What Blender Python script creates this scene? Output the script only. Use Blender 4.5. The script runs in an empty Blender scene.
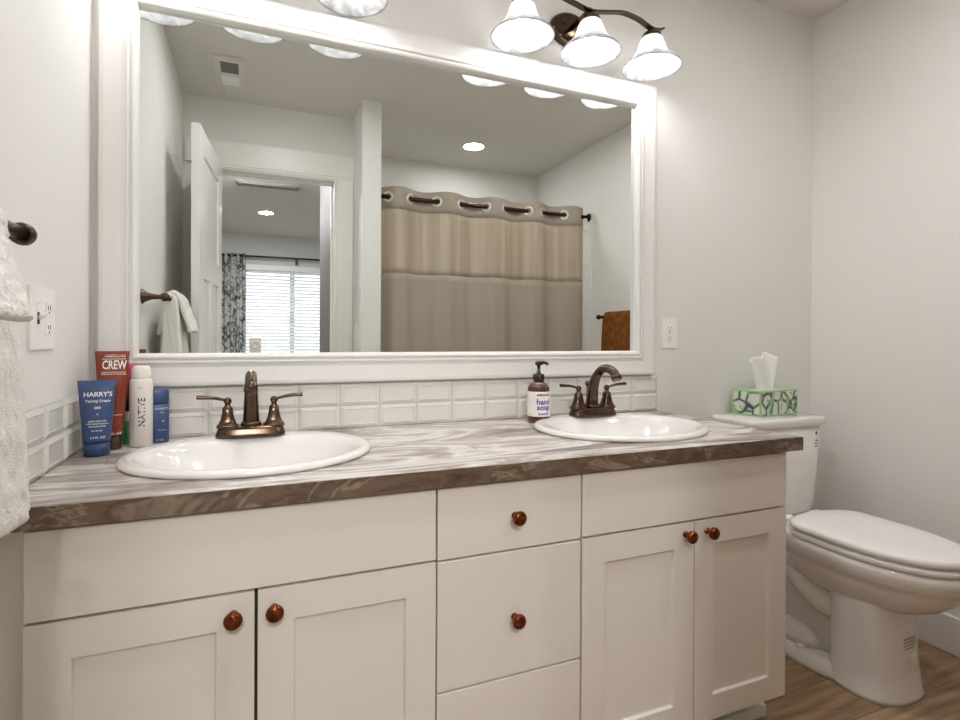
import bpy, bmesh, math, random
from mathutils import Vector, Matrix, noise

S = bpy.context.scene
COL = S.collection
PI = math.pi
random.seed(7)

# ------------------------------------------------------------------ camera, world, exposure
CAM_Z = 1.1317
cam_data = bpy.data.cameras.new('camera')
cam_data.sensor_width = 36.0
cam_data.sensor_fit = 'HORIZONTAL'
cam_data.lens = 36.0 * 540.026 / 960
cam_data.shift_x = 7.358 / 960
cam_data.shift_y = -20.04 / 960
cam_data.clip_start = 0.01
cam_data.clip_end = 100
cam_o = bpy.data.objects.new('camera', cam_data)
COL.objects.link(cam_o)
_yaw, _pit, _rol = 0.383762, -0.004137, 0.005198
_fw = Vector((math.sin(_yaw) * math.cos(_pit), math.cos(_yaw) * math.cos(_pit), math.sin(_pit)))
_r = Vector((math.cos(_yaw), -math.sin(_yaw), 0))
_u = _r.cross(_fw)
_r, _u = _r * math.cos(_rol) + _u * math.sin(_rol), _u * math.cos(_rol) - _r * math.sin(_rol)
_m = Matrix((_r, _u, -_fw)).transposed().to_4x4()
_m.translation = Vector((0, -1.7, CAM_Z))
cam_o.matrix_world = _m
S.camera = cam_o

W = bpy.data.worlds.new('world')
S.world = W
W.use_nodes = True
_bg = W.node_tree.nodes['Background']
_bg.inputs['Color'].default_value = (0.86, 0.93, 1.0, 1)
_bg.inputs['Strength'].default_value = 1.0

S.view_settings.view_transform = 'Standard'
S.view_settings.look = 'None'
S.view_settings.gamma = 1
S.view_settings.use_curve_mapping = False
S.view_settings.exposure = 1.72
BULB = 21.0
BULB_LEFT = 13.0          # radiance of the vanity bulbs
DOWN = 32.0           # radiance of the recessed lamp over the shower
HALL = 190.0          # radiance of the recessed lamp beyond the doorway
DOMEFILL = 52  # unseen dome lamp, added to light the cabinet fronts through the doorway
BATHFILL = 43.0           # radiance of two unseen recessed lamps added to brighten the bathroom           # radiance of the added dome lamp, hidden beyond the door head
S.cycles.max_bounces = 14
S.cycles.diffuse_bounces = 8
S.cycles.glossy_bounces = 6
S.cycles.transmission_bounces = 8
S.cycles.sample_clamp_indirect = 8.0
S.cycles.caustics_reflective = True
S.cycles.use_denoising = True

# ------------------------------------------------------------------ materials
MATS = {}


def srgb(c):
    def f(v):
        v /= 255.0
        return v / 12.92 if v <= 0.04045 else ((v + 0.055) / 1.055) ** 2.4
    return (f(c[0]), f(c[1]), f(c[2]), 1)


def mat(name, col, rough=0.5, metal=0.0, bump=None, spec=None, coat=0.0, emit=None, trans=0.0, vary=None):
    """col: sRGB 0-255. bump=(scale, strength). vary=(scale, col2): noise mix to a second colour."""
    m = bpy.data.materials.new(name)
    m.use_nodes = True
    nt = m.node_tree
    b = nt.nodes['Principled BSDF']
    b.inputs['Base Color'].default_value = srgb(col)
    b.inputs['Roughness'].default_value = rough
    b.inputs['Metallic'].default_value = metal
    b.inputs['Coat Weight'].default_value = coat
    b.inputs['Coat Roughness'].default_value = 0.05
    b.inputs['Transmission Weight'].default_value = trans
    if spec is not None:
        b.inputs['Specular IOR Level'].default_value = spec
    if emit:
        b.inputs['Emission Color'].default_value = (*emit[0], 1)
        b.inputs['Emission Strength'].default_value = emit[1]
    tc = nt.nodes.new('ShaderNodeTexCoord')
    if vary:
        n = nt.nodes.new('ShaderNodeTexNoise')
        n.inputs['Scale'].default_value = vary[0]
        n.inputs['Detail'].default_value = 4
        nt.links.new(tc.outputs['Object'], n.inputs['Vector'])
        r = nt.nodes.new('ShaderNodeValToRGB')
        r.color_ramp.elements[0].position = 0.38
        r.color_ramp.elements[0].color = srgb(col)
        r.color_ramp.elements[1].position = 0.62
        r.color_ramp.elements[1].color = srgb(vary[1])
        nt.links.new(n.outputs['Fac'], r.inputs['Fac'])
        nt.links.new(r.outputs['Color'], b.inputs['Base Color'])
    if bump:
        n = nt.nodes.new('ShaderNodeTexNoise')
        n.inputs['Scale'].default_value = bump[0]
        n.inputs['Detail'].default_value = 3
        nt.links.new(tc.outputs['Object'], n.inputs['Vector'])
        k = nt.nodes.new('ShaderNodeBump')
        k.inputs['Strength'].default_value = bump[1]
        k.inputs['Distance'].default_value = 0.002
        nt.links.new(n.outputs['Fac'], k.inputs['Height'])
        nt.links.new(k.outputs['Normal'], b.inputs['Normal'])
    MATS[name] = m
    return m


def nodes(m):
    return m.node_tree.nodes, m.node_tree.links, m.node_tree.nodes['Principled BSDF']


WALL = mat('wall_paint', (232, 230, 226), 0.75, bump=(160, 0.12))
CEIL = mat('ceiling_paint', (219, 216, 210), 0.85, bump=(60, 0.35))
BEDWALL = mat('bedroom_paint', (205, 204, 202), 0.8, bump=(120, 0.12))
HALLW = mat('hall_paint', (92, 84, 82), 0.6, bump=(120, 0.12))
TRIM = mat('white_trim_paint', (238, 236, 232), 0.35)
CAB = mat('cabinet_paint', (227, 220, 209), 0.42, bump=(300, 0.03))
CABIN = mat('cabinet_inside', (60, 54, 48), 0.8)
PORC = mat('white_porcelain', (234, 231, 227), 0.12, coat=0.5)
SEATM = mat('white_seat_plastic', (248, 247, 245), 0.2)
BRONZE = mat('oil_rubbed_bronze', (88, 72, 60), 0.22, metal=1.0, vary=(30, (98, 80, 66)))
BRONZED = mat('dark_bronze', (70, 48, 38), 0.35, metal=0.9)
COPPER = mat('copper_brown_knob', (140, 72, 38), 0.22, metal=0.85, vary=(90, (92, 44, 24)))
CHROME = mat('chrome', (236, 236, 234), 0.28, metal=0.85)
PLATE = mat('white_plastic_plate', (248, 246, 242), 0.35)
SLOT = mat('slot_black', (40, 38, 36), 0.6)
TILE = mat('glazed_white_tile', (226, 223, 216), 0.14, coat=0.3)
GROUT = mat('grey_grout', (196, 192, 184), 0.8)
FRAMEM = mat('mirror_frame_white', (231, 229, 225), 0.38)
MIRROR = mat('mirror_silver', (236, 240, 238), 0.0, metal=1.0)
TOWEL = mat('white_terry', (240, 237, 232), 0.95, bump=(420, 0.9), spec=0.1)
BTOWEL = mat('brown_terry', (140, 88, 40), 0.95, bump=(420, 0.8), spec=0.1, vary=(25, (112, 66, 28)))
SHEER = mat('tan_sheer_cloth', (214, 203, 186), 0.9, spec=0.1)
TAUPE = mat('taupe_woven_cloth', (176, 164, 150), 0.9, bump=(500, 0.3), spec=0.1)
RODM = BRONZED
BLIND = mat('blind_white', (232, 232, 230), 0.5)
BULBM = mat('bulb_glow', (255, 250, 240), 0.5, emit=((0.985, 0.985, 1.0), BULB))
DOWNM = mat('recessed_lamp_glow', (255, 250, 240), 0.5, emit=((0.985, 0.985, 1.0), DOWN))
HALLM = mat('hall_lamp_glow', (255, 250, 240), 0.5, emit=((0.985, 0.985, 1.0), HALL))
BATHFILLM = mat('bath_fill_glow', (255, 250, 240), 0.5, emit=((0.985, 0.985, 1.0), BATHFILL))
DOMEFILLM = mat('dome_fill_glow', (255, 250, 240), 0.5, emit=((0.985, 0.985, 1.0), DOMEFILL))
BULBLM = mat('dim_bulb_glow', (255, 250, 240), 0.5, emit=((0.985, 0.985, 1.0), BULB_LEFT))
NAVY = mat('navy_blue_plastic', (60, 80, 124), 0.34)
NAVYL = mat('navy_blue_cap', (52, 72, 114), 0.3)
RUST = mat('rust_red_plastic', (138, 56, 30), 0.3, vary=(8, (122, 46, 24)))
AMBERCAP = mat('amber_brown_cap', (70, 34, 16), 0.15, coat=0.5)
PRINTW = mat('white_print', (240, 238, 232), 0.5)
PRINTK = mat('dark_print', (44, 42, 46), 0.5)
PRINTG = mat('grey_print', (150, 148, 146), 0.5)
PRINTP = mat('purple_print', (88, 62, 150), 0.5)
CANW = mat('white_can', (236, 228, 220), 0.3)
AMBER = mat('amber_bottle', (96, 44, 16), 0.08, coat=0.6, trans=0.35)
PUMPB = mat('pump_dark_brown', (42, 26, 20), 0.25)
LABELW = mat('white_label', (238, 234, 228), 0.45)
GREENP = mat('green_label', (60, 160, 90), 0.4)
PINKP = mat('pink_label', (196, 84, 104), 0.4)
BLACKP = mat('black_plastic', (34, 32, 32), 0.35)
TISSUE = mat('white_tissue', (244, 243, 240), 0.9)
GREENBOX = mat('green_box_edge', (164, 198, 146), 0.5)
CARPET = mat('carpet', (150, 142, 132), 0.95, bump=(300, 0.8))
VENTM = mat('vent_white', (222, 220, 214), 0.5)
VENTG = mat('vent_grey', (120, 118, 114), 0.6)
PANE = mat('window_glass', (255, 255, 255), 0.0, trans=1.0)

# translucent alabaster glass for the lamp shades
SHADE = bpy.data.materials.new('alabaster_glass')
SHADE.use_nodes = True
nt = SHADE.node_tree
nt.nodes.clear()
_o = nt.nodes.new('ShaderNodeOutputMaterial')
_mx = nt.nodes.new('ShaderNodeMixShader')
_mx.inputs[0].default_value = 0.62
_p = nt.nodes.new('ShaderNodeBsdfPrincipled')
_p.inputs['Roughness'].default_value = 0.25
_t = nt.nodes.new('ShaderNodeBsdfTranslucent')
_n = nt.nodes.new('ShaderNodeTexNoise')
_n.inputs['Scale'].default_value = 18
_n.inputs['Detail'].default_value = 5
_n.inputs['Distortion'].default_value = 1.5
_tc = nt.nodes.new('ShaderNodeTexCoord')
_rp = nt.nodes.new('ShaderNodeValToRGB')
_rp.color_ramp.elements[0].position = 0.35
_rp.color_ramp.elements[0].color = (0.33, 0.327, 0.324, 1)
_rp.color_ramp.elements[1].position = 0.6
_rp.color_ramp.elements[1].color = (0.56, 0.555, 0.55, 1)
nt.links.new(_tc.outputs['Object'], _n.inputs['Vector'])
nt.links.new(_n.outputs['Fac'], _rp.inputs['Fac'])
nt.links.new(_rp.outputs['Color'], _p.inputs['Base Color'])
nt.links.new(_rp.outputs['Color'], _t.inputs['Color'])
nt.links.new(_p.outputs[0], _mx.inputs[1])
nt.links.new(_t.outputs[0], _mx.inputs[2])
nt.links.new(_mx.outputs[0], _o.inputs['Surface'])


def stone(name, ramp, rough, stretch, scale, seed, rot=(0, 0, -0.12), vein=0.75, vcol=(226, 216, 206), rgh=0.62, dist=1.6):
    """Marble-look laminate: flowing veins from distorted noise."""
    m = mat(name, (190, 180, 170), rough)
    n, l, b = nodes(m)
    tc = n.new('ShaderNodeTexCoord')
    mp = n.new('ShaderNodeMapping')
    mp.inputs['Scale'].default_value = stretch
    mp.vector_type = 'TEXTURE' if False else 'POINT'
    mp.inputs['Rotation'].default_value = rot
    mp.inputs['Location'].default_value = (seed, seed * 0.7, seed * 0.3)
    l.new(tc.outputs['Object'], mp.inputs['Vector'])
    a = n.new('ShaderNodeTexNoise')
    a.inputs['Scale'].default_value = scale
    a.inputs['Detail'].default_value = 9
    a.inputs['Roughness'].default_value = rgh
    a.inputs['Distortion'].default_value = dist
    l.new(mp.outputs['Vector'], a.inputs['Vector'])
    r = n.new('ShaderNodeValToRGB')
    e = r.color_ramp.elements
    e[0].position, e[0].color = ramp[0][0], srgb(ramp[0][1])
    e[1].position, e[1].color = ramp[-1][0], srgb(ramp[-1][1])
    for p, c in ramp[1:-1]:
        k = e.new(p)
        k.color = srgb(c)
    l.new(a.outputs['Fac'], r.inputs['Fac'])
    # thin bright veins
    w = n.new('ShaderNodeTexNoise')
    w.inputs['Scale'].default_value = scale * 0.6
    w.inputs['Detail'].default_value = 6
    w.inputs['Distortion'].default_value = 2.5
    l.new(mp.outputs['Vector'], w.inputs['Vector'])
    v = n.new('ShaderNodeValToRGB')
    ve = v.color_ramp.elements
    ve[0].position, ve[0].color = 0.485, (0, 0, 0, 1)
    ve[1].position, ve[1].color = 0.515, (0, 0, 0, 1)
    vk = ve.new(0.5)
    vk.color = (vein, vein, vein, 1)
    l.new(w.outputs['Fac'], v.inputs['Fac'])
    x = n.new('ShaderNodeMixRGB')
    x.inputs[2].default_value = srgb(vcol)
    l.new(v.outputs['Color'], x.inputs[0])
    l.new(r.outputs['Color'], x.inputs[1])
    l.new(x.outputs[0], b.inputs['Base Color'])
    return m


STONE = stone('marbled_laminate', [(0.30, (120, 106, 96)), (0.40, (158, 146, 136)), (0.46, (184, 174, 166)), (0.505, (214, 208, 203)), (0.535, (224, 219, 215)),
                                   (0.575, (196, 187, 180)), (0.62, (164, 152, 143)), (0.66, (200, 192, 186)), (0.74, (134, 120, 110))], 0.24, (0.65, 2.5, 1), 2.7, 3.1,
              rot=(0, 0, -0.22), vein=0.45, vcol=(112, 98, 88), rgh=0.58, dist=1.7)
STONE_EDGE = stone('dark_marbled_edge', [(0.30, (56, 40, 30)), (0.43, (92, 73, 57)), (0.50, (114, 95, 78)),
                                         (0.56, (88, 68, 52)), (0.62, (140, 122, 104)), (0.72, (74, 55, 42))], 0.33, (1.1, 1, 2.6), 3.2, 8.0,
                   rot=(0, 0.45, 0), vein=0.42, vcol=(190, 174, 154), rgh=0.62, dist=0.8)

# dark plank floor
FLOOR = mat('dark_wood_planks', (96, 74, 56), 0.42)
n, l, b = nodes(FLOOR)
tc = n.new('ShaderNodeTexCoord')
mp = n.new('ShaderNodeMapping')
mp.inputs['Rotation'].default_value = (0, 0, 0)
l.new(tc.outputs['Object'], mp.inputs['Vector'])
br = n.new('ShaderNodeTexBrick')
br.inputs['Scale'].default_value = 1
br.inputs['Brick Width'].default_value = 1.2
br.inputs['Row Height'].default_value = 0.16
br.inputs['Mortar Size'].default_value = 0.0012
br.inputs['Color1'].default_value = srgb((178, 150, 120))
br.inputs['Color2'].default_value = srgb((152, 124, 98))
br.inputs['Mortar'].default_value = srgb((70, 54, 42))
l.new(mp.outputs['Vector'], br.inputs['Vector'])
mp2 = n.new('ShaderNodeMapping')
mp2.inputs['Scale'].default_value = (1.5, 14, 1)
l.new(tc.outputs['Object'], mp2.inputs['Vector'])
ns = n.new('ShaderNodeTexNoise')
ns.inputs['Scale'].default_value = 3
ns.inputs['Detail'].default_value = 8
l.new(mp2.outputs['Vector'], ns.inputs['Vector'])
rr = n.new('ShaderNodeValToRGB')
rr.color_ramp.elements[0].position = 0.3
rr.color_ramp.elements[0].color = (0.5, 0.47, 0.45, 1)
rr.color_ramp.elements[1].position = 0.7
rr.color_ramp.elements[1].color = (1.25, 1.2, 1.15, 1)
l.new(ns.outputs['Fac'], rr.inputs['Fac'])
mm = n.new('ShaderNodeMixRGB')
mm.blend_type = 'MULTIPLY'
mm.inputs[0].default_value = 1
l.new(br.outputs['Color'], mm.inputs[1])
l.new(rr.outputs['Color'], mm.inputs[2])
l.new(mm.outputs[0], b.inputs['Base Color'])

# grey floral bedroom curtain
FLORAL = mat('grey_floral_cloth', (120, 120, 116), 0.9, spec=0.1)
n, l, b = nodes(FLORAL)
tc = n.new('ShaderNodeTexCoord')
vo = n.new('ShaderNodeTexNoise')
vo.inputs['Scale'].default_value = 8
vo.inputs['Detail'].default_value = 3
vo.inputs['Distortion'].default_value = 2.2
l.new(tc.outputs['Object'], vo.inputs['Vector'])
r = n.new('ShaderNodeValToRGB')
r.color_ramp.elements[0].position = 0.43
r.color_ramp.elements[0].color = srgb((96, 97, 94))
r.color_ramp.elements[1].position = 0.55
r.color_ramp.elements[1].color = srgb((196, 198, 192))
l.new(vo.outputs['Fac'], r.inputs['Fac'])
l.new(r.outputs['Color'], b.inputs['Base Color'])

# tissue box floral print: rounded white blooms with green and purple between
BOXP = mat('floral_box_print', (214, 216, 204), 0.45)
n, l, b = nodes(BOXP)
tc = n.new('ShaderNodeTexCoord')
vo = n.new('ShaderNodeTexVoronoi')
vo.feature = 'DISTANCE_TO_EDGE'
vo.inputs['Scale'].default_value = 17
l.new(tc.outputs['Object'], vo.inputs['Vector'])
r = n.new('ShaderNodeValToRGB')
r.color_ramp.interpolation = 'CONSTANT'
e = r.color_ramp.elements
e[0].position, e[0].color = 0.0, srgb((84, 70, 112))
e[1].position, e[1].color = 0.045, srgb((150, 190, 134))
k = e.new(0.10)
k.color = srgb((222, 222, 212))
l.new(vo.outputs['Distance'], r.inputs['Fac'])
v2 = n.new('ShaderNodeTexNoise')
v2.inputs['Scale'].default_value = 26
v2.inputs['Distortion'].default_value = 1.0
l.new(tc.outputs['Object'], v2.inputs['Vector'])
r2 = n.new('ShaderNodeValToRGB')
r2.color_ramp.interpolation = 'CONSTANT'
e = r2.color_ramp.elements
e[0].position, e[0].color = 0.0, (0, 0, 0, 1)
e[1].position, e[1].color = 0.60, (1, 1, 1, 1)
l.new(v2.outputs['Fac'], r2.inputs['Fac'])
mx = n.new('ShaderNodeMixRGB')
mx.inputs[2].default_value = srgb((150, 190, 130))
l.new(r2.outputs['Color'], mx.inputs[0])
l.new(r.outputs['Color'], mx.inputs[1])
l.new(mx.outputs[0], b.inputs['Base Color'])

# sheer band of the shower curtain: faint vertical yarn streaks
n, l, b = nodes(SHEER)
tc = n.new('ShaderNodeTexCoord')
mp = n.new('ShaderNodeMapping')
mp.inputs['Scale'].default_value = (22, 22, 0.7)
l.new(tc.outputs['Object'], mp.inputs['Vector'])
ns = n.new('ShaderNodeTexNoise')
ns.inputs['Scale'].default_value = 1
ns.inputs['Detail'].default_value = 3
l.new(mp.outputs['Vector'], ns.inputs['Vector'])
r = n.new('ShaderNodeValToRGB')
r.color_ramp.elements[0].position = 0.35
r.color_ramp.elements[0].color = srgb((202, 187, 166))
r.color_ramp.elements[1].position = 0.65
r.color_ramp.elements[1].color = srgb((222, 210, 192))
l.new(ns.outputs['Fac'], r.inputs['Fac'])
l.new(r.outputs['Color'], b.inputs['Base Color'])


_ts = n.new('ShaderNodeBsdfTranslucent')
_ms = n.new('ShaderNodeMixShader')
_ms.inputs[0].default_value = 0.35
l.new(r.outputs['Color'], _ts.inputs['Color'])
l.new(b.outputs[0], _ms.inputs[1])
l.new(_ts.outputs[0], _ms.inputs[2])
l.new(_ms.outputs[0], n['Material Output'].inputs['Surface'])


# ------------------------------------------------------------------ mesh helpers
class MB:
    def __init__(self):
        self.bm = bmesh.new()

    def faces_from(self, rings, mi=0, closed=True, cap0=True, cap1=True, smooth=True):
        bm = self.bm
        vr = [[bm.verts.new(p) for p in r] for r in rings]
        k = len(rings[0])
        for i in range(len(vr) - 1):
            a, c = vr[i], vr[i + 1]
            for j in range(k if closed else k - 1):
                q = (j + 1) % k
                f = bm.faces.new((a[j], a[q], c[q], c[j]))
                f.material_index = mi
                f.smooth = smooth
        if cap0:
            f = bm.faces.new(list(reversed(vr[0])))
            f.material_index = mi
        if cap1:
            f = bm.faces.new(vr[-1])
            f.material_index = mi
        return self

    def box(self, x0, x1, y0, y1, z0, z1, mi=0):
        bm = self.bm
        v = [bm.verts.new((x, y, z)) for z in (z0, z1) for y in (y0, y1) for x in (x0, x1)]
        for q in ((0, 2, 3, 1), (4, 5, 7, 6), (0, 1, 5, 4), (2, 6, 7, 3), (0, 4, 6, 2), (1, 3, 7, 5)):
            f = bm.faces.new([v[i] for i in q])
            f.material_index = mi
        return self

    def lathe(self, prof, c=(0, 0, 0), seg=32, mi=0, axis='z', sx=1.0, sy=1.0, cap0=True, cap1=True):
        """prof: (radius, height) list; rings of ellipses about an axis."""
        rings = []
        for rad, h in prof:
            rad = max(rad, 1e-5)
            ring = []
            for j in range(seg):
                t = 2 * PI * j / seg
                p, q = rad * math.cos(t) * sx, rad * math.sin(t) * sy
                if axis == 'z':
                    ring.append(Vector((c[0] + p, c[1] + q, c[2] + h)))
                elif axis == 'y':          # along -y, towards the room
                    ring.append(Vector((c[0] + p, c[1] - h, c[2] + q)))
                else:                      # along +x
                    ring.append(Vector((c[0] + h, c[1] + p, c[2] + q)))
            rings.append(ring)
        return self.faces_from(rings, mi, True, cap0, cap1)

    def tube(self, path, rad, seg=12, mi=0, flat=1.0):
        path = [Vector(p) for p in path]
        rads = rad if isinstance(rad, (list, tuple)) else [rad] * len(path)
        rings = []
        up = Vector((0, 0, 1))
        prev = None
        for i, p in enumerate(path):
            t = (path[min(i + 1, len(path) - 1)] - path[max(i - 1, 0)]).normalized()
            if prev is None:
                a = up if abs(t.dot(up)) < 0.9 else Vector((1, 0, 0))
                s = t.cross(a).normalized()
            else:
                s = (prev - t * prev.dot(t)).normalized()
            prev = s
            u = s.cross(t)
            rings.append([p + (s * math.cos(2 * PI * j / seg) + u * math.sin(2 * PI * j / seg) * flat) * rads[i] for j in range(seg)])
        return self.faces_from(rings, mi)

    def sphere(self, c, r, seg=20, mi=0, sz=1.0):
        prof = [(r * math.sin(PI * i / 12), -r * math.cos(PI * i / 12) * sz) for i in range(13)]
        return self.lathe(prof, c, seg, mi)

    def superloft(self, secs, n=3.0, seg=40, mi=0, cap0=True, cap1=True):
        """secs: (z, xc, yc, hx, hy[, n]) superellipse sections."""
        rings = []
        for s in secs:
            z, xc, yc, hx, hy = s[:5]
            e = 2.0 / (s[5] if len(s) > 5 else n)
            ring = []
            for j in range(seg):
                t = 2 * PI * j / seg
                ct, st = math.cos(t), math.sin(t)
                ring.append(Vector((xc + hx * math.copysign(abs(ct) ** e, ct), yc + hy * math.copysign(abs(st) ** e, st), z)))
            rings.append(ring)
        return self.faces_from(rings, mi, True, cap0, cap1)

    def text(self, s, size, warp, mi=0, align='CENTER', bold=0.0, sx=1.0):
        cu = bpy.data.curves.new('txt', 'FONT')
        cu.body = s
        cu.size = size
        cu.align_x = align
        cu.align_y = 'CENTER'
        cu.resolution_u = 2
        cu.offset = bold
        ob = bpy.data.objects.new('txt', cu)
        COL.objects.link(ob)
        dg = bpy.context.evaluated_depsgraph_get()
        me = ob.evaluated_get(dg).to_mesh()
        vs = [self.bm.verts.new(warp(v.co.x * sx, v.co.y)) for v in me.vertices]
        for p in me.polygons:
            try:
                f = self.bm.faces.new([vs[i] for i in p.vertices])
                f.material_index = mi
            except ValueError:
                pass
        ob.evaluated_get(dg).to_mesh_clear()
        bpy.data.objects.remove(ob)
        bpy.data.curves.remove(cu)
        return self

    def quad(self, u0, u1, v0, v1, warp, mi=0, nu=6, nv=2):
        g = [[self.bm.verts.new(warp(u0 + (u1 - u0) * i / nu, v0 + (v1 - v0) * j / nv)) for i in range(nu + 1)] for j in range(nv + 1)]
        for j in range(nv):
            for i in range(nu):
                f = self.bm.faces.new((g[j][i], g[j][i + 1], g[j + 1][i + 1], g[j + 1][i]))
                f.material_index = mi
        return self


def wloc(o):
    v = Vector((0, 0, 0))
    while o:
        v += o.location
        o = o.parent
    return v


def obj(name, mb, mats, parent=None, world=False, bevel=0.0, smooth=False, auto=None, loc=None):
    """Link one mesh object. world=True: coordinates are world ones, shifted to the parent."""
    me = bpy.data.meshes.new(name)
    bm = mb.bm
    off = wloc(parent) if (world and parent) else Vector((0, 0, 0))
    if loc is not None:
        off = off + Vector(loc)
    if off.length:
        bmesh.ops.translate(bm, verts=bm.verts, vec=-off)
    bmesh.ops.recalc_face_normals(bm, faces=bm.faces)
    bm.to_mesh(me)
    bm.free()
    for m in (mats if isinstance(mats, (list, tuple)) else [mats]):
        me.materials.append(m)
    if smooth:
        for p in me.polygons:
            p.use_smooth = True
    o = bpy.data.objects.new(name, me)
    COL.objects.link(o)
    o.parent = parent
    if loc is not None:
        o.location = loc
    if bevel:
        b = o.modifiers.new('bevel', 'BEVEL')
        b.width = bevel
        b.segments = 2
        b.limit_method = 'ANGLE'
        b.angle_limit = math.radians(40)
    return o


def tag(o, label, cat, group=None, kind=None):
    o['label'] = label
    o['category'] = cat
    if group:
        o['group'] = group
    if kind:
        o['kind'] = kind
    return o


def thing(name, label, cat, loc=(0, 0, 0), rz=0, group=None):
    o = bpy.data.objects.new(name, None)
    o.empty_display_size = 0.05
    COL.objects.link(o)
    o.location = loc
    o.rotation_euler = (0, 0, rz)
    return tag(o, label, cat, group)


def struct(name, mb, mats, bevel=0.0, parent=None, label=None, cat=None):
    o = obj(name, mb, mats, parent, bevel=bevel)
    if parent is None:
        o['kind'] = 'structure'
        o['label'] = label
        o['category'] = cat or name.split('_')[0]
    return o


def kids(o):
    return [c for c in bpy.data.objects if c.parent == o]


def dup(root, loc, label):
    """Copy a thing with its parts and sub-parts."""
    def cp(o, parent):
        c = o.copy()
        COL.objects.link(c)
        c.parent = parent
        for k in kids(o):
            cp(k, c)
        return c
    r = cp(root, None)
    r.location = loc
    r['label'] = label
    return r


def smooth_path(pts, n=8):
    """Catmull-Rom through points."""
    P = [Vector(p) for p in pts]
    out = []
    for i in range(len(P) - 1):
        p0, p1, p2, p3 = P[max(i - 1, 0)], P[i], P[i + 1], P[min(i + 2, len(P) - 1)]
        for k in range(n):
            t = k / n
            out.append(0.5 * (2 * p1 + (p2 - p0) * t + (2 * p0 - 5 * p1 + 4 * p2 - p3) * t * t + (3 * p1 - p0 - 3 * p2 + p3) * t ** 3))
    out.append(P[-1])
    return out


def recess_plate(mb, u0, u1, v0, v1, th, recs, depth, fn, mi=0, slope=0.003):
    """A slab whose front (w=0) has sunk rectangles; fn(u, v, w) places it, w grows inwards."""
    bm = mb.bm
    def q(*ps):
        f = bm.faces.new([bm.verts.new(fn(*p)) for p in ps])
        f.material_index = mi
    us = sorted({u0, u1, *[r[0] for r in recs], *[r[1] for r in recs]})
    vs = sorted({v0, v1, *[r[2] for r in recs], *[r[3] for r in recs]})
    for a, b_ in zip(us, us[1:]):
        for c, d in zip(vs, vs[1:]):
            mu, mv = (a + b_) / 2, (c + d) / 2
            if not any(r[0] < mu < r[1] and r[2] < mv < r[3] for r in recs):
                q((a, c, 0), (b_, c, 0), (b_, d, 0), (a, d, 0))
    for a, b_, c, d in recs:
        s = slope
        q((a + s, c + s, depth), (b_ - s, c + s, depth), (b_ - s, d - s, depth), (a + s, d - s, depth))
        q((a, c, 0), (b_, c, 0), (b_ - s, c + s, depth), (a + s, c + s, depth))
        q((b_, c, 0), (b_, d, 0), (b_ - s, d - s, depth), (b_ - s, c + s, depth))
        q((b_, d, 0), (a, d, 0), (a + s, d - s, depth), (b_ - s, d - s, depth))
        q((a, d, 0), (a, c, 0), (a + s, c + s, depth), (a + s, d - s, depth))
    q((u0, v0, th), (u1, v0, th), (u1, v1, th), (u0, v1, th))
    q((u0, v0, 0), (u1, v0, 0), (u1, v0, th), (u0, v0, th))
    q((u1, v0, 0), (u1, v1, 0), (u1, v1, th), (u1, v0, th))
    q((u1, v1, 0), (u0, v1, 0), (u0, v1, th), (u1, v1, th))
    q((u0, v1, 0), (u0, v0, 0), (u0, v0, th), (u0, v1, th))
    bmesh.ops.remove_doubles(bm, verts=bm.verts, dist=1e-6)
    return mb


def bake(o):
    """Replace the mesh by its evaluated one and drop the modifiers."""
    dg = bpy.context.evaluated_depsgraph_get()
    me = bpy.data.meshes.new_from_object(o.evaluated_get(dg))
    o.modifiers.clear()
    o.data = me


# ------------------------------------------------------------------ the setting
XL, XR, ZC = -0.40, 2.348, 2.578
YD, YD2 = -1.952, -2.072            # door wall, bathroom face and bedroom face
YS = -2.61                          # shower back wall
YF = -6.6                           # bedroom far wall
OX0, OX1, OZ = -0.215, 0.495, 2.165  # door opening
BX0, BX1 = -2.4, 3.2                # bedroom side walls

struct('floor', MB().box(XL - 0.1, XR + 0.1, YD, 0.1, -0.1, 0), FLOOR, label='dark brown wood plank floor of the bathroom', cat='floor')
struct('floor_bedroom', MB().box(BX0 - 0.1, BX1 + 0.1, YF - 0.1, YD, -0.1, 0), CARPET, label='bedroom floor beyond the doorway', cat='floor')
struct('ceiling', MB().box(BX0 - 0.1, BX1 + 0.1, YF - 0.1, 0.1, ZC, ZC + 0.1), CEIL, label='plain ceiling over the bathroom and the room beyond', cat='ceiling')
struct('wall_back', MB().box(XL - 0.1, XR + 0.1, 0, 0.1, 0, ZC), WALL, label='warm grey wall carrying the mirror', cat='wall')
struct('wall_left', MB().box(XL - 0.1, XL, YD2, 0, 0, ZC), WALL, label='wall on the left with the towel bar', cat='wall')
struct('wall_right', MB().box(XR, XR + 0.1, YS - 0.1, 0, 0, ZC), WALL, label='pale wall to the right of the toilet', cat='wall')
struct('wall_door', MB().box(XL, OX0, YD2, YD, 0, ZC).box(OX1, 0.605, YD2, YD, 0, ZC).box(OX0, OX1, YD2, YD, OZ, ZC), WALL,
       label='wall with the bathroom doorway, seen in the mirror', cat='wall')
struct('wall_partition', MB().box(0.605, 0.722, YS, -1.625, 0, ZC), WALL, label='narrow partition wall end between doorway and shower, seen in the mirror', cat='wall')
struct('wall_shower', MB().box(0.605, XR + 0.1, YS - 0.1, YS, 0, ZC), WALL, label='wall behind the shower curtain, seen in the mirror', cat='wall')
struct('wall_hall', MB().box(0.50, 0.60, -2.95, YD2, 0, ZC), HALLW, label='short grey wall just beyond the doorway, seen in the mirror', cat='wall')
WX0, WX1, WZ0, WZ1 = -0.16, 1.32, 0.55, 2.12
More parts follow.
